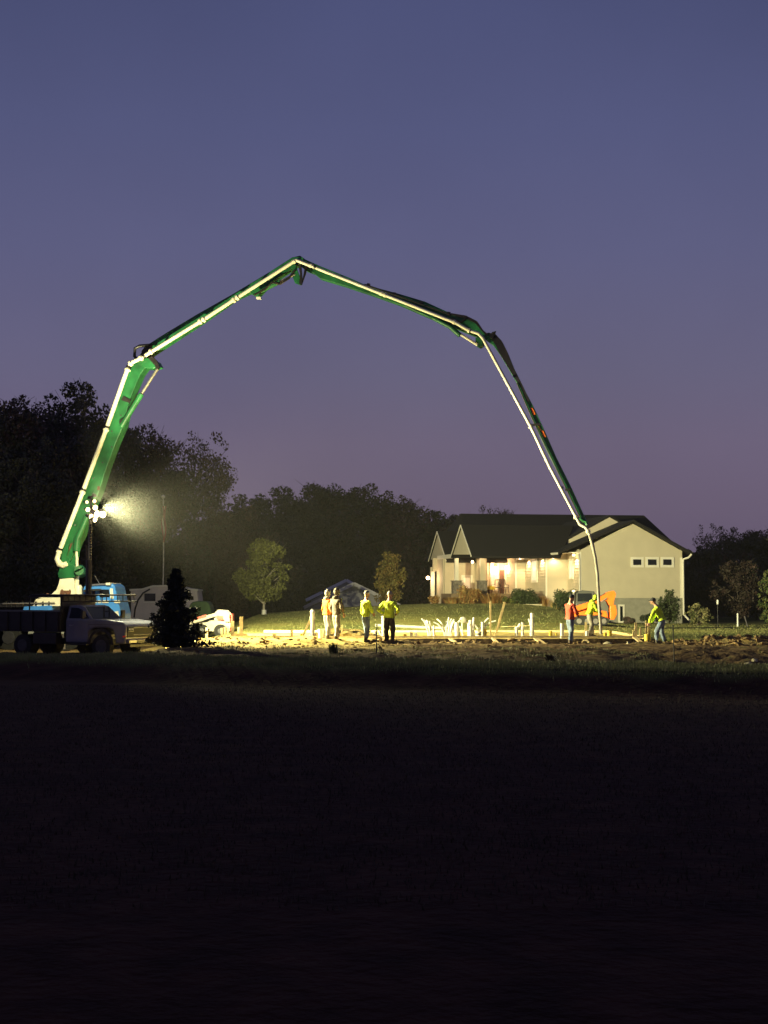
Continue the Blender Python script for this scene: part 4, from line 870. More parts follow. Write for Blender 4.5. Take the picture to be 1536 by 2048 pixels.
mist(P(240, 1040, 57.8), (2.8, 2.2, 2.7), .0011, 'pale mist glowing in the beam right of the floodlights')
# ------------------------------------------------------------------ pickup with dump body
yaw = R(-25)
pk0 = P(230, 1300, 55.4); gp = -.58
pk = thing('pickup_truck', 'silver-white work pickup with black dump body, nose toward the spruce', 'pickup', (pk0.x, pk0.y + .4, gp), yaw)
# local: x forward, y left(away), front axle at x=0
body = MB(); hw = .98
prof = [(-1.62, .52), (-.62, .52), (-.60, .80), (-.50, 1.0), (-.3, 1.08), (.3, 1.08), (.5, 1.0), (.58, .80), (.60, .50), (1.0, .50), (1.07, .62), (1.09, 1.08), (1.05, 1.22), (.92, 1.31), (.3, 1.38), (-.5, 1.41), (-1.62, 1.40)]
body.xz(prof, -hw, hw); bd = body.build('body', M['silver'], pk, bevel=.06)
cb = MB(); lo, hi = .93, .76
pr = [(-1.62, 1.37), (-.42, 1.37), (-.92, 1.86), (-1.12, 1.91), (-1.56, 1.90), (-1.62, 1.84)]
vs = [(x, -lo if z < 1.5 else -hi, z) for x, z in pr] + [(x, lo if z < 1.5 else hi, z) for x, z in pr]
cb.add(vs, [tuple(range(6)), tuple(range(11, 5, -1))] + [(i, i + 6, (i + 1) % 6 + 6, (i + 1) % 6) for i in range(6)]); cb.build('cab', M['silver'], pk, bevel=.02)
def ywin(pts, s_=1):
    v_ = []
    for x, z in pts:
        y_ = -(lo - (lo - hi) * (z - 1.37) / .49) ; v_.append((x, s_ * (y_ - .006), z))
    return v_
for s_ in (1, -1):
    mb = MB(); mb.add(ywin([(-1.5, 1.42), (-.60, 1.42), (-.96, 1.80), (-1.5, 1.82)], s_), [(0, 1, 2, 3)]); mb.prism([Vector(p) for p in mb.v[:4]], (0, .004 * s_, 0)); mb.build('side_window', M['glass'], pk)
    dr = MB().bb(-1.5, -.58, s_ * (hw + .012) - .008, s_ * (hw + .012) + .008, .62, 1.36).build('door', M['silver'], pk, bevel=.01); MB().bb(-1.42, -1.22, s_ * (hw + .03) - .015, s_ * (hw + .03) + .015, 1.14, 1.19).build('handle', M['chrome'], dr)
    mb = MB(); mb.beam((-.62, s_ * .95, 1.45), (-.62, s_ * 1.2, 1.5), .04, .05); mb.box((-.62, s_ * 1.24, 1.56), (.1, .2, .3)); mb.build('mirror', M['black'], pk, bevel=.02)
    hl = MB().box((1.12, s_ * .76, 1.02), (.05, .36, .15)).build('headlight', M['glass'], pk, bevel=.02); MB().box((1.155, s_ * .76, 1.045), (.02, .30, .03)).build('trim', M['chrome'], hl)
    w_ = MB().path([(0, s_ * .74, .41), (0, s_ * 1.0, .41)], .41, 24).build('wheel', M['rubber'], pk, smooth=True, bevel=.03); MB().path([(0, s_ * .99, .41), (0, s_ * 1.01, .41)], .24, 16).build('rim', M['darkrim'], w_)
    w_ = MB().path([(-3.55, s_ * .5, .41), (-3.55, s_ * 1.02, .41)], .41, 24).build('wheel', M['rubber'], pk, smooth=True, bevel=.03); MB().path([(-3.55, s_ * 1.0, .41), (-3.55, s_ * 1.03, .41)], .22, 16).build('rim', M['darkrim'], w_)
MB().add([(-.455, -.86, 1.41), (-.455, .86, 1.41), (-.90, .72, 1.845), (-.90, -.72, 1.845)], [(0, 1, 2, 3)]).prism([(-.45, -.86, 1.415), (-.45, .86, 1.415), (-.895, .72, 1.85), (-.895, -.72, 1.85)], (.004, 0, .004)).build('windshield', M['glass'], pk)
MB().box((1.10, 0, .94), (.05, 1.86, .40)).build('grille', M['rubber'], pk)
for z_ in (.84, 1.09): MB().box((1.135, 0, z_), (.02, 1.16, .026)).build('grille_bar', M['chrome'], pk, bevel=.01)
bu = MB().box((1.14, 0, .60), (.16, 1.94, .15)).build('bumper', M['chrome'], pk, bevel=.03)
MB().box((1.23, 0, .585), (.02, .9, .07)).build('bumper_opening', M['black'], bu)
for s_ in (1, -1):
    fl = [(.56 * math.cos(t_ * math.pi / 12), .46 + .60 * math.sin(t_ * math.pi / 12)) for t_ in range(13)]; fi = [(.47 * math.cos(t_ * math.pi / 12), .46 + .50 * math.sin(t_ * math.pi / 12)) for t_ in range(12, -1, -1)]
    MB().prism([(a, s_ * (hw + .012), b) for a, b in fl + fi], (0, .03 * s_, 0)).build('wheel_arch', M['black'], pk)
    MB().bb(-1.5, -.6, s_ * (hw + .03) - .05, s_ * (hw + .03) + .05, .44, .50).build('side_step', M['black'], pk, bevel=.01)
    MB().box((1.0, s_ * .99, .78), (.12, .02, .06)).build('marker_lamp', M['red'], pk)
    MB().bb(-.56, .95, s_ * (hw + .006) - .004, s_ * (hw + .006) + .004, 1.19, 1.205).build('body_line', M['black'], pk)
MB().box((1.12, 0, .44), (.1, 1.7, .1)).build('air_dam', M['black'], pk)
mb = MB(); mb.box((-2.2, 0, .55), (4.3, .8, .2)); mb.build('chassis', M['black'], pk)
# black dump body
db = MB(); db.bb(-4.9, -1.74, -1.1, 1.1, .92, 1.02); db.bb(-4.9, -1.74, -1.12, -1.04, 1.02, 1.68); db.bb(-4.9, -1.74, 1.04, 1.12, 1.02, 1.68); db.bb(-4.9, -4.82, -1.04, 1.04, 1.02, 1.60); db.bb(-1.82, -1.74, -1.04, 1.04, 1.02, 2.28); d_ = db.build('dump_body', M['black'], pk, bevel=.01)
for i in range(6): MB().bb(-4.8 + i * .58, -4.72 + i * .58, -1.17, -1.121, .95, 1.66).build('stake', M['black'], d_)
MB().bb(-4.9, -1.74, -1.16, -1.124, 1.66, 1.72).build('side_rail', M['grey'], d_)
MB().bb(-3.0, -1.95, -1.1, -.75, .46, .88).build('tool_box', M['black'], pk, bevel=.02)
cg = MB(); zr = 2.14
MB_ = [(-1.8, 2.28), (-.0, 2.28)]
for y_ in (-1.0, 1.0):
    cg.tube((-3.2, y_, zr + .14), (.15, y_, zr + .14), .03, n=6); cg.tube((-1.8, y_, zr - .1), (.15, y_, zr - .1), .025, n=6)
    for i in range(8): cg.tube((-1.7 + .25 * i, y_, zr - .1), (-1.7 + .25 * i, y_, zr + .14), .018, n=5)
for x_ in (-1.7, -.9, -.2, .15): cg.tube((x_, -1.0, zr + .14), (x_, 1.0, zr + .14), .025, n=6)
for x_ in (-1.75,): cg.tube((x_, -1, 1.6), (x_, -1, zr + .14), .03, n=6)
cg.build('cab_rack', M['black'], pk)
MB().bb(-3.3, -1.74, -1.05, 1.05, zr + .05, zr + .11).build('canopy', M['black'], pk)
for x_ in (-3.25,):
    for y_ in (-1, 1): MB().tube((x_, y_, 1.68), (x_, y_, zr + .06), .03, n=6).build('canopy_post', M['black'], pk)
# ------------------------------------------------------------------ loaders
def loader(name, label, px, d, rz, gz, s_, mcol, arm, cab_grey=True, track=True):
    a_ = P(px, 1190, d); T = thing(name, label, 'loader', (a_.x, d, gz), rz)
    # local x forward, length ~2.6
    S = lambda v: v * s_
    mb = MB(); mb.xz([(S(-1.15), S(.35)), (S(-1.25), S(.9)), (S(-1.1), S(1.25)), (S(-.4), S(1.3)), (S(.2), S(.95)), (S(.85), S(.85)), (S(.95), S(.35))], S(-.5), S(.5)); mb.build('body', mcol, T, bevel=.03 * s_)
    for y_ in (-1, 1):
        if track:
            mb = MB(); mb.xz([(S(-1.0), S(.0)), (S(.75), S(.0)), (S(1.0), S(.2)), (S(.9), S(.45)), (S(.3), S(.62)), (S(-.9), S(.62)), (S(-1.25), S(.4)), (S(-1.2), S(.15))], S(y_ * .52), S(y_ * .84)); t_ = mb.build('track', M['rubber'], T, bevel=.03 * s_)
            for x_ in (-.85, -.35, .15, .65): MB().path([(S(x_), S(y_ * .85), S(.26)), (S(x_), S(y_ * .87), S(.26))], S(.16), 12).build('roller', M['steel'], t_)
        else:
            for x_ in (-.62, .52): w_ = MB().path([(S(x_), S(y_ * .55), S(.40)), (S(x_), S(y_ * .84), S(.40))], S(.40), 18).build('wheel', M['rubber'], T, smooth=True); MB().path([(S(x_), S(y_ * .83), S(.4)), (S(x_), S(y_ * .86), S(.4))], S(.16), 12).build('rim', M['darkrim'], w_)
        mb = MB(); arm(mb, y_, S); am = mb.build('lift_arm', mcol, T, bevel=.015 * s_)
    return T
def arm_up(mb, y_, S):
    mb.xz([(S(-1.2), S(.78)), (S(-1.2), S(1.12)), (S(-.2), S(1.45)), (S(.55), S(1.80)), (S(.95), S(2.02)), (S(1.3), S(2.12)), (S(1.42), S(1.9)), (S(1.30), S(1.55)), (S(1.26), S(1.2)), (S(1.0), S(1.2)), (S(.85), S(1.50)), (S(.5), S(1.46)), (S(-.1), S(1.14))], S(y_ * .56), S(y_ * .72))
gO = terrain(P(1185, 1190, 76).x, 76, False)
T = loader('track_loader', 'orange compact track loader parked between two workers and garage', 1184, 76, R(-4), gO - .02, .82, M['orange'], arm_up)
mb = MB(); mb.xz([(-.85, .95), (-.88, 1.66), (-.5, 1.76), (.1, 1.7), (.16, 1.05)], -.42, .42); c_ = mb.build('cab', mat('cab_dark_grey', (.06, .06, .055), .4), T, bevel=.04); MB().bb(-.75, -.05, -.44, -.423, 1.2, 1.6).build('side_window', M['glass'], c_)
MB().xz([(.85, .30), (.86, .98), (1.12, 1.03), (1.2, .6), (1.05, .28)], -.7, .7).build('bucket', M['orange'], T, bevel=.02)
MB().tube((-.1, -.6, .85), (.7, -.6, 1.35), .045).build('lift_cylinder', M['steel'], T)
mb = MB(); mb.tube((-.95, -.5, .9), (-.95, -.5, 1.68), .035); mb.build('lamp_mast', M['steel'], T); MB().ell((-.95, -.56, 1.72), (.09, .07, .06), 10, 8).build('work_lamp', M['lampdim'], T, smooth=True)
def arm_dn(mb, y_, S):
    mb.xz([(S(-1.2), S(.95)), (S(-1.15), S(1.45)), (S(-.95), S(1.66)), (S(-.45), S(1.70)), (S(-.25), S(1.5)), (S(1.5), S(.98)), (S(1.7), S(.6)), (S(1.45), S(.55)), (S(1.25), S(.80)), (S(-.3), S(1.28)), (S(-.75), S(1.2)), (S(-.9), S(.95))], S(y_ * .56), S(y_ * .72))
gW = terrain(P(430, 1190, 73).x, 73, False)
gW = P(430, 1274, 73).z
T = loader('skid_steer_loader', 'white and orange skid steer loader half behind the spruce', 424, 73, R(180), gW, .78, mat('loader_white', (.42, .38, .30), .5), arm_dn, track=False)
MB().xz([(-.98, .3), (-1.06, .75), (-1.04, 1.12), (-.96, 1.14), (-.94, .3)], -.42, .42).build('tail_guard', M['red'], T, bevel=.01)
MB().xz([(-.62, .82), (-.60, 1.02), (-.32, 1.04), (-.30, .86)], .57, .59).build('decal', M['red'], T); MB().xz([(.2, .98), (.2, 1.1), (.8, .92), (.8, .82)], .57, .59).build('decal', M['red'], T)
MB().bb(-.15, .42, .40, .44, .82, 1.08).build('side_window', M['glass'], T)
MB().xz([(.85, .05), (.9, .6), (1.2, .62), (1.5, .1), (1.4, .03)], -.65, .65).build('bucket', M['grey'], T, bevel=.02)
# ------------------------------------------------------------------ people
def skin_mesh(verts, edges, radii, sub=2):
    me = bpy.data.meshes.new('tmp'); me.from_pydata([tuple(v) for v in verts], edges, []); o = bpy.data.objects.new('tmp', me); COL.objects.link(o)
    o.modifiers.new('Skin', 'SKIN')
    sv = me.skin_vertices[0].data
    for i, r in enumerate(radii): sv[i].radius = r if hasattr(r, '__len__') else (r, r); sv[i].use_root = (i == 0)
    m_ = o.modifiers.new('s', 'SUBSURF'); m_.levels = sub; m_.render_levels = sub
    dg = bpy.context.evaluated_depsgraph_get(); dg.update(); ev = o.evaluated_get(dg); out = bpy.data.meshes.new_from_object(ev)
    vs = [v.co.copy() for v in out.vertices]; fs = [tuple(p.vertices) for p in out.polygons]
    bpy.data.objects.remove(o); bpy.data.meshes.remove(me); bpy.data.meshes.remove(out)
    return vs, fs
def person(px, d, face, shirt, pants, label, h=1.8, lean=0., gz=None, hat='cap', hatm='darkcap', Lh=None, Rh=None, Le=None, Re=None, step=.1, spread=.13, headturn=0., hood=False, headdown=0., long=0.0, sleeves=True, kneebend=0., skinm='skin'):
    p0 = P(px, 1190, d); g = terrain(p0.x, d, False) if gz is None else gz
    T = thing('person', label, 'person', (p0.x, d, g), face); s_ = h / 1.80
    def rot(v, piv=.95):
        v = Vector(v); q_ = v - Vector((0, 0, piv)); q_ = Matrix.Rotation(-lean, 3, 'X') @ q_; return q_ + Vector((0, 0, piv))
    hipd = -.06 * (lean > .3); dz = -kneebend * .12
    hip = Vector((0, hipd, .95 + dz)); off = Vector((0, hipd, dz))
    R_ = lambda v: rot(v) + off
    ch = R_((0, .0, 1.28)); nb = R_((0, -.01, 1.47)); wa = R_((0, 0, 1.08)); nk = R_((0, .01, 1.56)); hb = nk + Matrix.Rotation(-lean * .5 - headdown, 3, 'X') @ Vector((0, .03, .08)); ht = nk + Matrix.Rotation(-lean * .5 - headdown, 3, 'X') @ Vector((0, .02, .2))
    shL, shR = R_((-.18, 0, 1.43)), R_((.18, 0, 1.43))
    eL = R_(Le or (-.25, -.03, 1.16)); eR = R_(Re or (.25, -.03, 1.16)); wL = R_(Lh or (-.26, .06, .92)); wR = R_(Rh or (.26, .06, .92))
    kL = Vector((-spread * .8, step * .5 + .04 + kneebend * .15, .50 + dz * .5)); kR = Vector((spread * .8, -step * .5 + .04 + kneebend * .15, .50 + dz * .5)); aL = Vector((-spread, step, .09)); aR = Vector((spread, -step, .09))
    hL = hip + Vector((-.09, 0, -.04)); hR = hip + Vector((.09, 0, -.04))
    V_ = [hip, wa, ch, nb, nk, hb, ht, shL, eL, wL, shR, eR, wR, hL, kL, aL, hR, kR, aR]
    E_ = [(0, 1), (1, 2), (2, 3), (3, 4), (4, 5), (5, 6), (3, 7), (7, 8), (8, 9), (3, 10), (10, 11), (11, 12), (0, 13), (13, 14), (14, 15), (0, 16), (16, 17), (17, 18)]
    r_ = [(.13, .1), (.12, .095), (.14, .1), (.08, .07), .052, (.075, .085), (.07, .08), .055, .042, .03, .055, .042, .03, .085, .058, .04, .085, .058, .04]
    vs, fs = skin_mesh(V_, E_, r_); mb = MB(); mb.add(vs, fs)
    fwd = Matrix.Rotation(headturn, 3, 'Z') @ Vector((0, 1, 0)); hc_ = hb.lerp(ht, .55); sd = fwd.cross(Vector((0, 0, 1)))
    mb.ell(hc_ + Vector((0, 0, .01)), (.078, .097, .118), 14, 10); mb.ell(hc_ + fwd * .1 + Vector((0, 0, -.015)), (.016, .022, .026), 8, 6); mb.ell(hc_ + fwd * .082 + Vector((0, 0, -.062)), (.028, .012, .008), 8, 4); mb.ell(hc_ + fwd * .06 + Vector((0, 0, -.09)), (.035, .03, .025), 8, 6)
    for q_ in (-1, 1): mb.ell(hc_ + sd * .08 * q_ + Vector((0, 0, -.01)), (.013, .022, .033), 6, 5); mb.ell(hc_ + sd * .032 * q_ + fwd * .088 + Vector((0, 0, .012)), (.014, .01, .008), 6, 4)
    for w_, e_, q_ in ((wL, eL, -1), (wR, eR, 1)):     # hands: palm, four fingers, thumb
        dd = (w_ - e_).normalized(); a1_ = dd.cross(Vector((1, 0, 0))).normalized(); a2_ = dd.cross(a1_).normalized()
        mb.path([w_ - dd * .02, w_ + dd * .03, w_ + dd * .085], [.028, .040, .036], 8)
        for i in range(4):
            b0 = w_ + dd * .08 + a1_ * (-.027 + .018 * i); ln = (.065, .075, .07, .055)[i]
            mb.path([b0, b0 + dd * ln * .5 + a2_ * .008 * q_, b0 + dd * ln * .8 + a2_ * .03 * q_], [.0095, .009, .007], 6)
        tb = w_ + dd * .03 - a1_ * .035; mb.path([tb, tb + dd * .03 - a1_ * .03, tb + dd * .06 - a1_ * .035], [.012, .011, .008], 6)
    mb.build('body', M[skinm], T, smooth=True)
    # shirt
    zb = hip.z - .02 - long; sb = R_((0, 0, .93 - long * .8))
    V_ = [wa, ch, nb + Vector((0, 0, -.02)), shL, eL, eL.lerp(wL, .92), shR, eR, eR.lerp(wR, .92), sb]
    E_ = [(0, 1), (1, 2), (2, 3), (3, 4), (4, 5), (2, 6), (6, 7), (7, 8), (0, 9)]
    r_ = [(.175, .135), (.195, .14), (.11, .10), (.09, .085), .07, .05, (.09, .085), .07, .05, (.18, .145)]
    vs, fs = skin_mesh(V_, E_, r_); vs = [v + Vector((noise.noise(v * 9), noise.noise(v * 9 + Vector((5, 0, 0))), 0)) * .032 for v in vs]
    sh = MB(); sh.add(vs, fs)
    sh.build('hooded_jacket' if hood else 'shirt', M[shirt], T, smooth=True)
    if hood:
        mb = MB(); mb.ell(hc_ + Vector((0, 0, .012)) - fwd * .02, (.105, .118, .14), 14, 10); mb.ell(nb + Vector((0, -.03, .05)), (.12, .11, .07), 12, 8)
        mb.build('hood', M[shirt if hatm == 'darkcap' else hatm], T, smooth=True)
    else:
        mb = MB(); c0 = hc_ + Vector((0, 0, .045)); mb.ell(c0, (.092, .108, .095), 14, 8)
        if hat == 'cap': b_ = c0 + fwd * .11 + Vector((0, 0, -.01)); mb.ell(b_, (.07 + .02 * abs(fwd.x), .07, .012), 10, 4)
        mb.build('cap' if hat == 'cap' else 'beanie', M[hatm], T, smooth=True)
    V_ = [hip, hL, kL, kL.lerp(aL, .98), hR, kR, kR.lerp(aR, .98), hip + Vector((0, 0, .1))]; E_ = [(0, 1), (1, 2), (2, 3), (0, 4), (4, 5), (5, 6), (0, 7)]
    r_ = [(.15, .125), .115, .088, .075, .115, .088, .075, (.155, .12)]
    vs, fs = skin_mesh(V_, E_, r_); vs = [v + Vector((noise.noise(v * 8), noise.noise(v * 8 + Vector((7, 0, 0))), 0)) * .03 for v in vs]
    MB().add(vs, fs).build('trousers', M[pants], T, smooth=True)
    for a_ in (aL, aR):
        mb = MB(); mb.ell(a_ + Vector((0, .06, -.045)), (.052, .145, .052), 12, 8); mb.path([a_ + Vector((0, 0, -.04)), a_ + Vector((0, 0, .1))], [.055, .06], 10); mb.build('boot', M['leather'], T, smooth=True)
    for ch_ in T.children: ch_.scale = (s_, s_, s_)
    return T
person(655, 54.2, R(-55), 'hiorange', 'palejeans', 'person in an orange hoodie and pale trousers, leftmost of the crew', 1.78, hood=True, hatm='palecap', step=.08)
person(673, 53.8, R(-48), 'greycloth', 'palejeans', 'person in a grey hoodie standing beside the orange-clad worker', 1.86, hood=True, step=.14, Re=(.27, .02, 1.16), Rh=(.24, .12, .94), Le=(-.25, -.06, 1.16), Lh=(-.2, .06, .93), long=.04)
person(732, 54.0, R(-60), 'hivis', 'jeans', 'person in a yellow-green sweatshirt and jeans with a grey beanie', 1.82, hat='beanie', hatm='palecap', step=.08, long=.05, Re=(.26, .05, 1.18), Rh=(.2, .18, 1.02))
person(779, 53.6, R(-20), 'hivis', 'darkcloth', 'person in yellow-green shirt and dark trousers with arms akimbo', 1.86, hat='cap', hatm='palecap', Le=(-.38, -.1, 1.18), Lh=(-.22, .1, 1.06), Re=(.36, -.08, 1.2), Rh=(.22, .12, 1.08), step=.16, spread=.17, headturn=R(-70))
person(1140, 54.4, R(-65), 'redcloth', 'jeans', 'person in a red shirt and jeans watching the hose', 1.80, hat='cap', hatm='darkcap', Re=(.25, .1, 1.2), Rh=(.15, .25, 1.05), Le=(-.25, .02, 1.17), Lh=(-.15, .16, 1.0), step=.1, headdown=.25)
person(1181, 60.3, R(-75), 'hivis', 'palejeans', 'person in a yellow-green hoodie guiding the hose end', 1.72, hood=True, lean=.32, Re=(.2, .18, 1.22), Rh=(.1, .42, 1.12), Le=(-.2, .18, 1.22), Lh=(-.05, .44, 1.15), step=.12, headdown=.45, gz=.02)
person(1321, 55.0, R(72), 'hivis', 'jeans', 'person in a yellow-green shirt bending to a stake, rightmost of the crew', 1.78, hat='cap', hatm='darkcap', lean=.42, Re=(.22, .25, 1.2), Rh=(.12, .5, 1.0), Le=(-.2, .28, 1.22), Lh=(-.05, .52, 1.02), step=.14, headdown=.2, kneebend=.2)
# ------------------------------------------------------------------ formwork, stakes and pipes
fb = []
a_, b_ = P(560, 1273, 57.0), P(1000, 1273, 57.0)
XS = [P(px, 1273, 58.5).x for px in (488, 640, 790, 960, 1120, 1290)]
nm_ = ['at the left end by the tall stakes', 'behind the two hooded workers', 'behind the arms-akimbo worker', 'under the conduit bundles', 'under the red-shirted worker']
for i in range(5):
    o = MB().bb(XS[i] + .01, XS[i + 1] - .01, 58.40, 58.44, .045, .11 + .004 * (i % 2)).build('form_board', M['wood'])
    tag(o, f'long form board on edge along the slab, {nm_[i]}', 'form board', 'form boards along the near slab edge')
o = MB().bb(XS[5] - .04, XS[5], 58.53, 68, -.12, .11).build('form_board', M['wood']); tag(o, 'form board along the right end of the slab', 'form board')
o = MB().bb(XS[0], XS[5] - .05, 68.0, 68.04, -.12, .11).build('form_board', M['wood']); tag(o, 'form board along the far edge of the slab', 'form board')
def stake(px, py0, py1, d, w_, label, px2=None, m_='wood', name='wooden_stake', t_=.05, cat='stake', group='stakes and boards at the slab edge'):
    d = d + (1.5 if d > 57 else 0); a_ = P(px, py1, d); b_ = P(px if px2 is None else px2, py0, d); g = min(a_.z, terrain(a_.x, d, False)) - .1; ww = w_ * d / FPX
    dirn = (b_ - a_).normalized(); lo_ = a_ - dirn * max(0, (a_.z - g)) if abs(dirn.z) > .5 else a_
    o = MB().beam(lo_, b_, t_, ww, (1, 0, 0) if abs(dirn.z) > .5 else (0, 0, 1)).build(name, M[m_], bevel=.004)
    return tag(o, label, cat, group)
SK = [(413.5, 1255, 1273, 62, 5, 'short pale stake just right of the spruce'), (443.5, 1256, 1276, 60, 4, 'thin stake in front of the loader wheel, leftmost of three'),
      (449.5, 1254, 1276, 60, 4, 'thin stake at the loader tail, middle of three'), (455.5, 1252, 1276, 60, 4, 'thin stake at the loader tail, right of three'),
      (465, 1242, 1270, 59, 7, 'wide pale stake left of the tallest left stake'), (477, 1254, 1268, 60, 4, 'small orange-tinted stake between two wide stakes'),
      (482.5, 1233, 1290, 58, 7, 'tallest wide stake at the left end of the forms'), (511, 1273, 1279, 56.7, 3, 'tiny stake nailed to the left form board'),
      (549, 1267, 1277, 57.4, 7, 'stubby wide stake on the left form board'), (583.5, 1259, 1276, 57.5, 5, 'upright stake standing alone left of the white vent pipe'),
      (684, 1250, 1276, 57.6, 4, 'thin stake just right of the grey-hooded worker'), (718, 1264, 1277, 57.6, 4, 'short stub stake left of the beanie-wearing worker'),
      (870, 1268, 1276, 57.3, 3, 'tiny stake left of the first conduit bundle'), (981, 1202, 1274, 58.0, 3.4, 'tall thin upright stake in the middle of the slab')]
for s_ in SK: stake(*s_)
stake(606, 1236, 1272, 57.6, 4.5, 'slanting board bracing the white vent pipe', 622, name='brace_board', cat='board')
stake(990, 1204, 1274, 58.2, 4.4, 'tall stake leaning right beside the tall upright stake', 1009.5)
o = MB().beam(P(465, 1270, 58.3), P(495, 1270, 58.3), .04, .12).build('cross_board', M['wood']); tag(o, 'short board nailed across the tallest left stake', 'board')
for px, py0, py1, d, w_, lb in ((1172, 1244, 1272, 60, 4.5, 'stake beside the hose-guiding worker'), (1271.5, 1245, 1272, 57.2, 5, 'stake at the right end of the forms'), (1280.5, 1256, 1266, 58, 4, 'short stake just right of the form-end stake'),
                              (1292.5, 1241, 1274, 56.0, 4, 'yellow-topped stake held by the bending worker'), (1297.5, 1255, 1274, 56.2, 4, 'short stake right of the one being held'), (1266.5, 1261, 1272, 57.2, 2.5, 'thin short stake left of the form-end stake')):
    stake(px, py0, py1, d, w_, lb)
# fallen planks / kickers in front of the form
for px0, py0, px1, py1, d0, d1, w_, lb in ((985, 1276, 999, 1290, 58.0, 53.8, .13, 'pale kicker board sloping down below the tall upright stake'), (1072, 1277, 1090, 1290, 58.0, 53.8, .2, 'wide kicker board left of the red-shirted worker'),
        (1170, 1280, 1181, 1292, 57.5, 53.8, .16, 'kicker board sloping down right of the red-shirted worker'), (1269, 1274, 1281, 1284, 58.2, 55.4, .16, 'kicker board at the right end of the forms'), (900, 1278, 911, 1284, 57.8, 55.6, .12, 'small kicker board below the second conduit bundle')):
    a_, b_ = P(px0, py0, d0), P(px1, py1, d1); o = MB().beam(a_, b_, w_, .04).build('kicker_board', M['wood'], bevel=.004); tag(o, lb, 'board', 'kicker boards bracing the forms')
o = MB().beam(P(908, 1288, 54.2), P(927, 1288, 54.0), .2, .09).build('lumber_block', M['wood'], bevel=.005); tag(o, 'pale lumber block lying in the trench below the conduits', 'lumber')
o = MB().beam(P(925, 1285, 54.1), P(926, 1294, 54.0), .12, .12).build('lumber_block', M['wood'], bevel=.005); tag(o, 'small upright lumber end beside the lying block', 'lumber')
def pipe(pts, d, r, label, m_='pvc', name='pvc_pipe', collars=(), group='white pipes rising from the slab', cat='pipe', base=True):
    d = d + 1.5; P_ = [P(px, py, d) for px, py in pts]
    if base: P_ = [Vector((P_[0].x, P_[0].y, -.05))] + P_
    T = MB().path(P_, r, 10).build(name, M[m_], smooth=True); tag(T, label, cat, group)
    for px, py in collars:
        c_ = P(px, py, d); MB().path([c_ - Vector((0, 0, .06)), c_ + Vector((0, 0, .06))], r * 1.28, 10).build('collar', M['pvc'], T, world=True, smooth=True)
    return T
T = pipe([(625, 1272), (625, 1226)], 57.6, .085, 'tall thick white vent pipe with a rounded cap', collars=((625, 1236), (625, 1271)), group='white vent pipes')
MB().ell(P(625, 1225, 59.1), (.10, .10, .13), 12, 8).build('cap', M['pvc'], T, world=True, smooth=True)
pipe([(767, 1272), (767, 1232)], 58.2, .075, 'white vent pipe half hidden left of the arms-akimbo worker', group='white vent pipes')
pipe([(750, 1272), (750, 1262)], 58.5, .075, 'short white stub pipe left of the arms-akimbo worker'); pipe([(763, 1272), (759, 1260)], 59, .05, 'slanted short white stub between stub and vent pipe')
pipe([(719, 1272), (719, 1264)], 58.5, .06, 'short white stub pipe left of the beanie-wearing worker')
pipe([(823, 1273), (823, 1264)], 58.5, .06, 'short white stub pipe at the left of the pair right of the crew'); pipe([(832, 1273), (832, 1266)], 58.5, .055, 'short white stub pipe at the right of the pair right of the crew')
pipe([(868, 1274), (868, 1251)], 58.0, .04, 'thin white pipe between the two conduit bundles')
pipe([(913.5, 1272), (913.5, 1245)], 60, .085, 'white pipe with a teal edge right of the second bundle', collars=((913.5, 1256),)); pipe([(918, 1272), (918, 1250), (918, 1244)], 60.2, .035, 'thin teal pipe against the white pipe', 'teal')
pipe([(920, 1252), (923, 1262), (925, 1270)], 59.8, .03, 'thin bent white conduit leaning on the teal-edged pipe', base=False)
T = pipe([(937, 1272), (937, 1248)], 60, .05, 'white pipe at the left of the middle cluster'); pipe([(941, 1275), (941, 1240)], 59.5, .08, 'tall white pipe with round base in the middle cluster', collars=((941, 1254), (941, 1273)))
pipe([(947, 1270), (946, 1250), (948, 1235)], 60, .05, 'white pipe bending right at its top in the middle cluster'); pipe([(943, 1248), (950, 1250), (956, 1258)], 60, .035, 'thin white conduit arching over the bucket', base=False); pipe([(965, 1272), (965, 1244)], 60, .06, 'straight white pipe right of the bucket')
pipe([(957, 1262), (964, 1250), (977, 1236)], 60.1, .035, 'white conduit slanting up right behind the straight pipe', base=False); pipe([(967, 1257), (974, 1249), (983, 1244), (992, 1242)], 60.1, .035, 'white conduit bending right toward the tall stakes', base=False)
pipe([(970, 1272), (970, 1257)], 60.2, .065, 'short yellow pipe beside the straight white pipe', 'yellow')
pipe([(1033, 1274), (1033.5, 1258), (1041, 1248)], 60, .06, 'white pipe with an angled elbow, left of its pair', collars=((1033.5, 1257),)); pipe([(1045, 1274), (1045, 1245)], 60, .06, 'straight white pipe right of the elbowed one', collars=((1045, 1258),))
T = pipe([(1064, 1274), (1064, 1226)], 60, .08, 'tallest white pipe with several collars right of the tall stakes', collars=((1064, 1249), (1064, 1266))); pipe([(1062, 1250), (1060, 1243), (1058, 1237)], 60, .05, 'small white branch leaning left off the tallest pipe', base=False)
pipe([(1124, 1272), (1124, 1247)], 57.6, .075, 'plain white pipe left of the red-shirted worker'); pipe([(1142, 1272), (1142, 1252)], 58, .07, 'white pipe behind the legs of the red-shirted worker')
pipe([(1174, 1272), (1174, 1262)], 58.0, .07, 'short white stub before the hose-guiding worker')
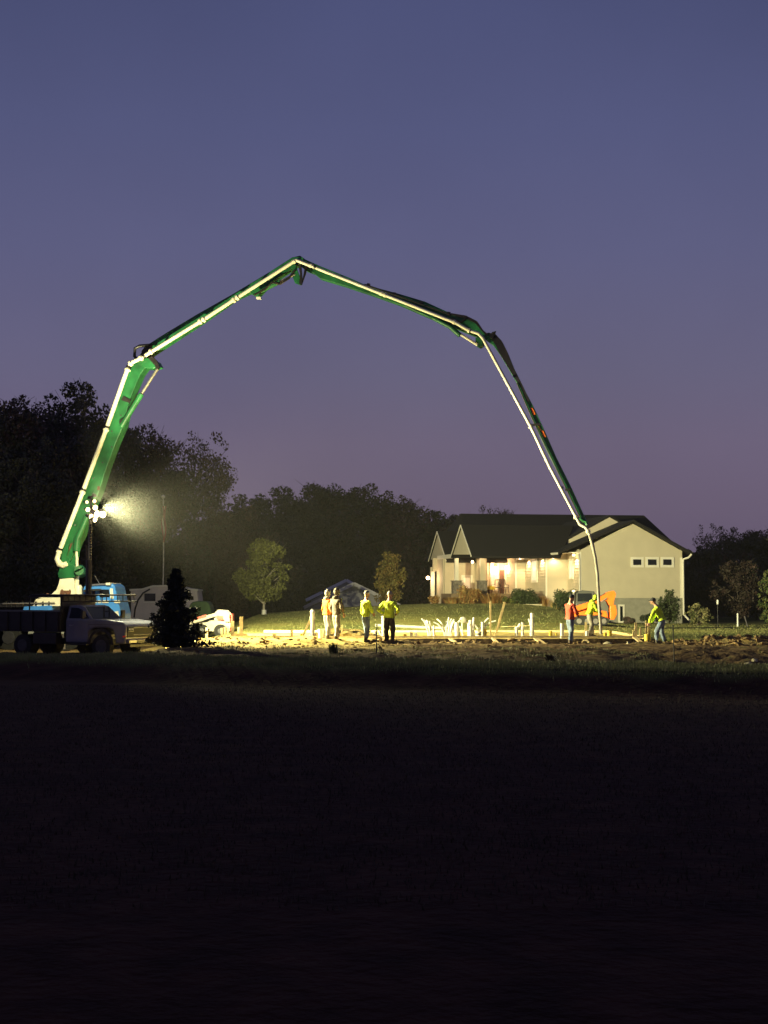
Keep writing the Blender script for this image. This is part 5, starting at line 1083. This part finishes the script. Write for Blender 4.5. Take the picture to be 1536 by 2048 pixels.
for px, py, d, w_, lb in ((1101, 1262, 61, .07, 'short yellow stub left of the plain white pipe'), (1219, 1261, 61, .1, 'wide yellow stub right of the hose end'), (1112, 1266, 61, .05, 'tiny yellow stub beside the short yellow stub'), (1210, 1265, 60, .06, 'tiny yellow stub left of the wide one'), (810, 1268, 60, .06, 'tiny yellow stub left of the pair of white stubs'), (1295, 1268, 56, .12, 'yellow cap at the foot of the held stake'), (603, 1268, 58, .06, 'tiny yellow stub left of the brace board')):
    a_ = P(px, py, d); tag(MB().path([(a_.x, d, -.05), (a_.x, d, a_.z)], w_, 10).build('yellow_stub', M['yellow'], smooth=True), lb, 'pipe stub', 'yellow stubs on the slab')
# conduit bundles
def bundle(bx0, bx1, by, tips, d, label):
    d = d + 1; b_ = P((bx0 + bx1) / 2, by, d); T = thing('conduit_bundle', label, 'conduits', (b_.x, d, -.02), 0, 'conduit bundles fanning up')
    for i, (tx_, ty_) in enumerate(tips):
        px = bx0 + (bx1 - bx0) * i / max(1, len(tips) - 1); p_ = [P(px, 1273, d), P(px, by, d), P(px + (tx_ - px) * .25, by + (ty_ - by) * .45, d + .1 * (i % 2)), P(px + (tx_ - px) * .62, by + (ty_ - by) * .82, d + .15 * (i % 3)), P(tx_, ty_, d + .2 * (i % 3))]
        MB().path(p_, .032, 7).build('conduit', M['pvc'], T, world=True, smooth=True)
bundle(856, 862, 1264, [(843, 1237), (848, 1240), (853, 1241), (859, 1242)], 60.5, 'small fan of pale conduits leaning left')
bundle(889, 902, 1266, [(867, 1244), (874, 1238), (893, 1243), (898, 1235), (903, 1238), (908, 1239), (909, 1242), (921, 1241)], 60.5, 'large fan of pale conduits spreading both ways')
a_ = P(926, 1240, 60.6); T = thing('cable_reel', 'round pale reel with a trailing tail held over the middle pipes', 'reel', (a_.x, 60.6, a_.z - .12))
MB().path([(a_.x, 60.5, a_.z), (a_.x, 60.7, a_.z)], .13, 16).build('drum', M['palecap'] if 0 else M['pvc'], T, world=True, smooth=True, bevel=.02); MB().path([P(928, 1244, 60.6), P(936, 1245, 60.6), P(940, 1250, 60.4)], .04, 7).build('tail', M['pvc'], T, world=True); MB().path([P(917, 1244, 60.6), P(921, 1240, 60.5)], .035, 7).build('holder', M['pvc'], T, world=True); MB().tube(P(924, 1243, 60.6), (a_.x, 60.6, 0), .03).build('post', M['pvc'], T, world=True)
a_ = P(957, 1271, 60); T = thing('bucket', 'white bucket with a dark band among the middle pipes', 'bucket', (a_.x, 60, .0)); MB().path([(0, 0, 0), (0, 0, .26)], [.11, .13], 14).build('pail', M['pvc'], T, smooth=True); MB().path([(0, 0, .12), (0, 0, .17)], .129, 14).build('band', M['black'], T, smooth=True)
a_ = P(651, 1262, 54.3); T = thing('bucket', 'white bucket at the legs of the orange-hooded worker', 'bucket', (a_.x - .15, 54.6, terrain(a_.x, 54.6, False) + .02)); MB().path([(0, 0, 0), (0, 0, .36)], [.12, .15], 14).build('pail', M['pvc'], T, smooth=True); MB().path([(-.15, 0, .34), (-.12, -.02, .5), (0, -.03, .56), (.12, -.02, .5), (.15, 0, .34)], .008, 5).build('handle', M['steel'], T)
o = MB().path([P(992, 1254, 62), P(1061, 1251, 60.1)], .012, 5).build('string_line', M['wood']); tag(o, 'pale string line stretched from the tall stakes to the tallest pipe', 'string')
# long pale tube on the lawn
pa = [P(752, 1250.5, 74), P(800, 1252.5, 73), P(850, 1255, 72), P(893, 1256.5, 71)]
for q_ in pa: q_.z = max(q_.z, terrain(q_.x, q_.y, False) + .04)
o = MB().path(pa, .075, 10).build('drain_tube', M['found'], smooth=True); tag(o, 'long pale tube lying across the lawn behind the workers', 'tube')
# sand heap behind the crew
mb = MB(); a_ = P(690, 1270, 60); mb.ell((a_.x, 60, 0.0), (1.3, .9, .36), 28, 14, .35, 3, fr=3); o = mb.build('sand_pile', mat('sand', (.46, .33, .11), .95, 0, .25, 6, .4, 14), smooth=True); tag(o, 'low yellow sand heap behind the hooded workers', 'sand pile')
# thin dark survey stakes nearer the camera
for px0, py0, px1, py1, lb in ((752, 1318, 754, 1248, 'thin black rod standing in the dirt before the arms-akimbo worker'), (1349, 1322, 1346, 1250, 'thin black rod right of the bending worker')):
    d = 41.5; a_, b_ = P(px0, py0, d), P(px1, py1, d); a_.z = terrain(a_.x, d) - .1; tag(MB().path([a_, b_], .016, 6).build('survey_rod', M['black']), lb, 'rod', 'thin black rods')
# clods (uncountable) and rocks
rs = random.Random(9); cl = MB()
def clod(x, y, r, k): z = terrain(x, y); cl.ell((x, y, z + r * .25), (r * (1 + .6 * rs.random()), r, r * (.5 + .3 * rs.random())), 6, 4, 1.1, k, fr=1.9)
for k in range(2600):
    t_ = rs.random()
    if t_ < .45: x = -.5 + 13 * rs.random(); y = 53.4 + 4.6 * rs.random(); r = .02 + .09 * rs.random() ** 3
    elif t_ < .62: x = -8 + 9 * rs.random(); y = 49 + 6 * rs.random(); r = .015 + .055 * rs.random() ** 3
    elif t_ < .85: x = 10 + 6.5 * rs.random(); y = 49.5 + 5.5 * rs.random(); r = .02 + .10 * rs.random() ** 3
    else: x = -7 + 20 * rs.random(); y = lipy(x) + 4 + 12 * rs.random(); r = .015 + .05 * rs.random() ** 3
    clod(x, y, r, k)
o = cl.build('soil_clods', M['clod']); tag(o, 'loose soil clods strewn over the building site', 'soil clods', kind='stuff')
for px, py, r_, lb in ((1354, 1321, .085, 'round pale stone right at the foot of the right black rod'), (1332, 1328, .06, 'small greenish stone left of the round pale one'), (1393, 1320, .06, 'flat pale stone right of the round one'), (1400, 1321, .045, 'tiny stone beside the flat pale stone'), (1421, 1319, .09, 'bright pointed stone in the dark ditch'),
                      (1485, 1318, .10, 'pale stone in the ditch near the right edge'), (1495, 1313, .12, 'greenish boulder behind the right ditch stone'), (1509, 1310, .08, 'grey stone at the far right of the ditch'), (1215, 1292, .16, 'pale boulder in the trench below the orange loader'), (1258, 1291, .12, 'pale boulder right of the trench boulder'), (1276, 1291, .1, 'pale boulder left of the bending worker')):
    d = 1.78 * FPX / (py - 1190)
    if py < 1300: d = 53.4
    a_ = P(px, py, d); g = terrain(a_.x, d, True); o = MB().ell((a_.x, d, g + r_ * .35), (r_ * 1.1, r_, r_ * .8), 12, 8, .45, px, fr=1.7).build('field_stone', M['rock'], smooth=False); tag(o, lb, 'stone', 'stones in the dirt')
# weeds near the lip
def weed(px, d, wpx, hpx, mats, label, seed): return grassclump(px, d, wpx, hpx, mats, label, seed, 'weed_clump', 120, 'weeds', wblade=.012)
weed(668, 43, 34, 26, [L_BUSH[1], L_DARK[0]], 'dark weed clump on the dirt below the grey-hooded worker', 3)
weed(1403, 37.3, 34, 22, L_GRS, 'bright grass tuft in front of the ditch stones', 4); weed(1100, 38.5, 40, 16, L_GRS, 'grass tuft on the lip below the wide kicker board', 5); weed(765, 41, 50, 12, [L_BUSH[1], L_DARK[0]], 'low dark weeds at the foot of the left black rod', 6)
# grass blades over the lip and the lit lawns (uncountable)
def blades(name, n_, region, h0, wd, seed, label):
    rs = np.random.default_rng(seed); C = []; 
    while len(C) < n_:
        x, y = region(rs)
        if seed == 4 and noise.noise(Vector((x * .6, y * .6, 8))) < .05: continue
        if seed == 4 or site(x, y) < .35 + .3 * rs.random(): C.append((x, y, terrain(x, y)))
    C = np.array(C); a = rs.random(n_) * 6.283; hh = h0 * (.4 + .9 * rs.random(n_)); U = np.stack([rs.normal(size=n_) * .3 * hh, rs.normal(size=n_) * .3 * hh, hh], 1) * .5; W_ = np.stack([np.cos(a) * wd, np.sin(a) * wd, np.zeros(n_)], 1)
    v = np.empty((n_ * 3, 3), np.float32); v[0::3] = C - W_ - [0, 0, .01]; v[1::3] = C + W_ - [0, 0, .01]; v[2::3] = C + U * 2
    me = bpy.data.meshes.new(name); me.vertices.add(n_ * 3); me.vertices.foreach_set('co', v.ravel()); me.loops.add(n_ * 3); me.loops.foreach_set('vertex_index', np.arange(n_ * 3, dtype=np.int32)); me.polygons.add(n_); me.polygons.foreach_set('loop_start', np.arange(0, n_ * 3, 3, dtype=np.int32))
    for m_ in (L_LAWN if seed != 2 else L_GRS): me.materials.append(m_)
    me.polygons.foreach_set('material_index', (rs.random(n_) < .35).astype(np.int32)); me.update(calc_edges=True)
    o = bpy.data.objects.new(name, me); COL.objects.link(o); tag(o, label, 'grass', kind='stuff')
def r1(rs):
    x = -11 + 22 * rs.random(); return x, lipy(x) - .3 + 5.2 * rs.random() ** 1.3 + .25 * rs.normal()
blades('grass', 42000, r1, .09, .012, 1, 'short grass along the lit edge of the dark lawn')
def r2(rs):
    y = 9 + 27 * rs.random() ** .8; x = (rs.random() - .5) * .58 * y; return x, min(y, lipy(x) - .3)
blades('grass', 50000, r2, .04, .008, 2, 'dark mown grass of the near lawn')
def r4(rs):
    x = -9 + 21 * rs.random(); return x, lipy(x) + 2.5 + 10 * rs.random() ** 1.4
blades('grass', 16000, r4, .07, .010, 4, 'sparse rough grass on the trampled dirt before the trench')
def r3(rs):
    y = 56 + 42 * rs.random(); return -8 + 34 * rs.random(), y
blades('grass', 22000, r3, .05, .012, 3, 'floodlit lawn grass between the slab and the house')

# thin evening haze over the whole place
hz = MB().box((0, 0, 0), (1, 1, 1)).build('haze', M['pvc'], origin=(0, 0, 0)); hz.scale = (420, 290, 32); hz.location = (0, 120, 12.4)
hm = bpy.data.materials.new('haze_volume'); hm.use_nodes = True; n_ = hm.node_tree.nodes; n_.clear(); out = n_.new('ShaderNodeOutputMaterial'); pv = n_.new('ShaderNodeVolumePrincipled'); pv.inputs['Color'].default_value = (.9, .88, .84, 1); pv.inputs['Density'].default_value = .00017
hm.node_tree.links.new(pv.outputs[0], out.inputs['Volume']); hz.data.materials.clear(); hz.data.materials.append(hm); tag(hz, 'thin evening haze over the building site', 'haze', kind='stuff')
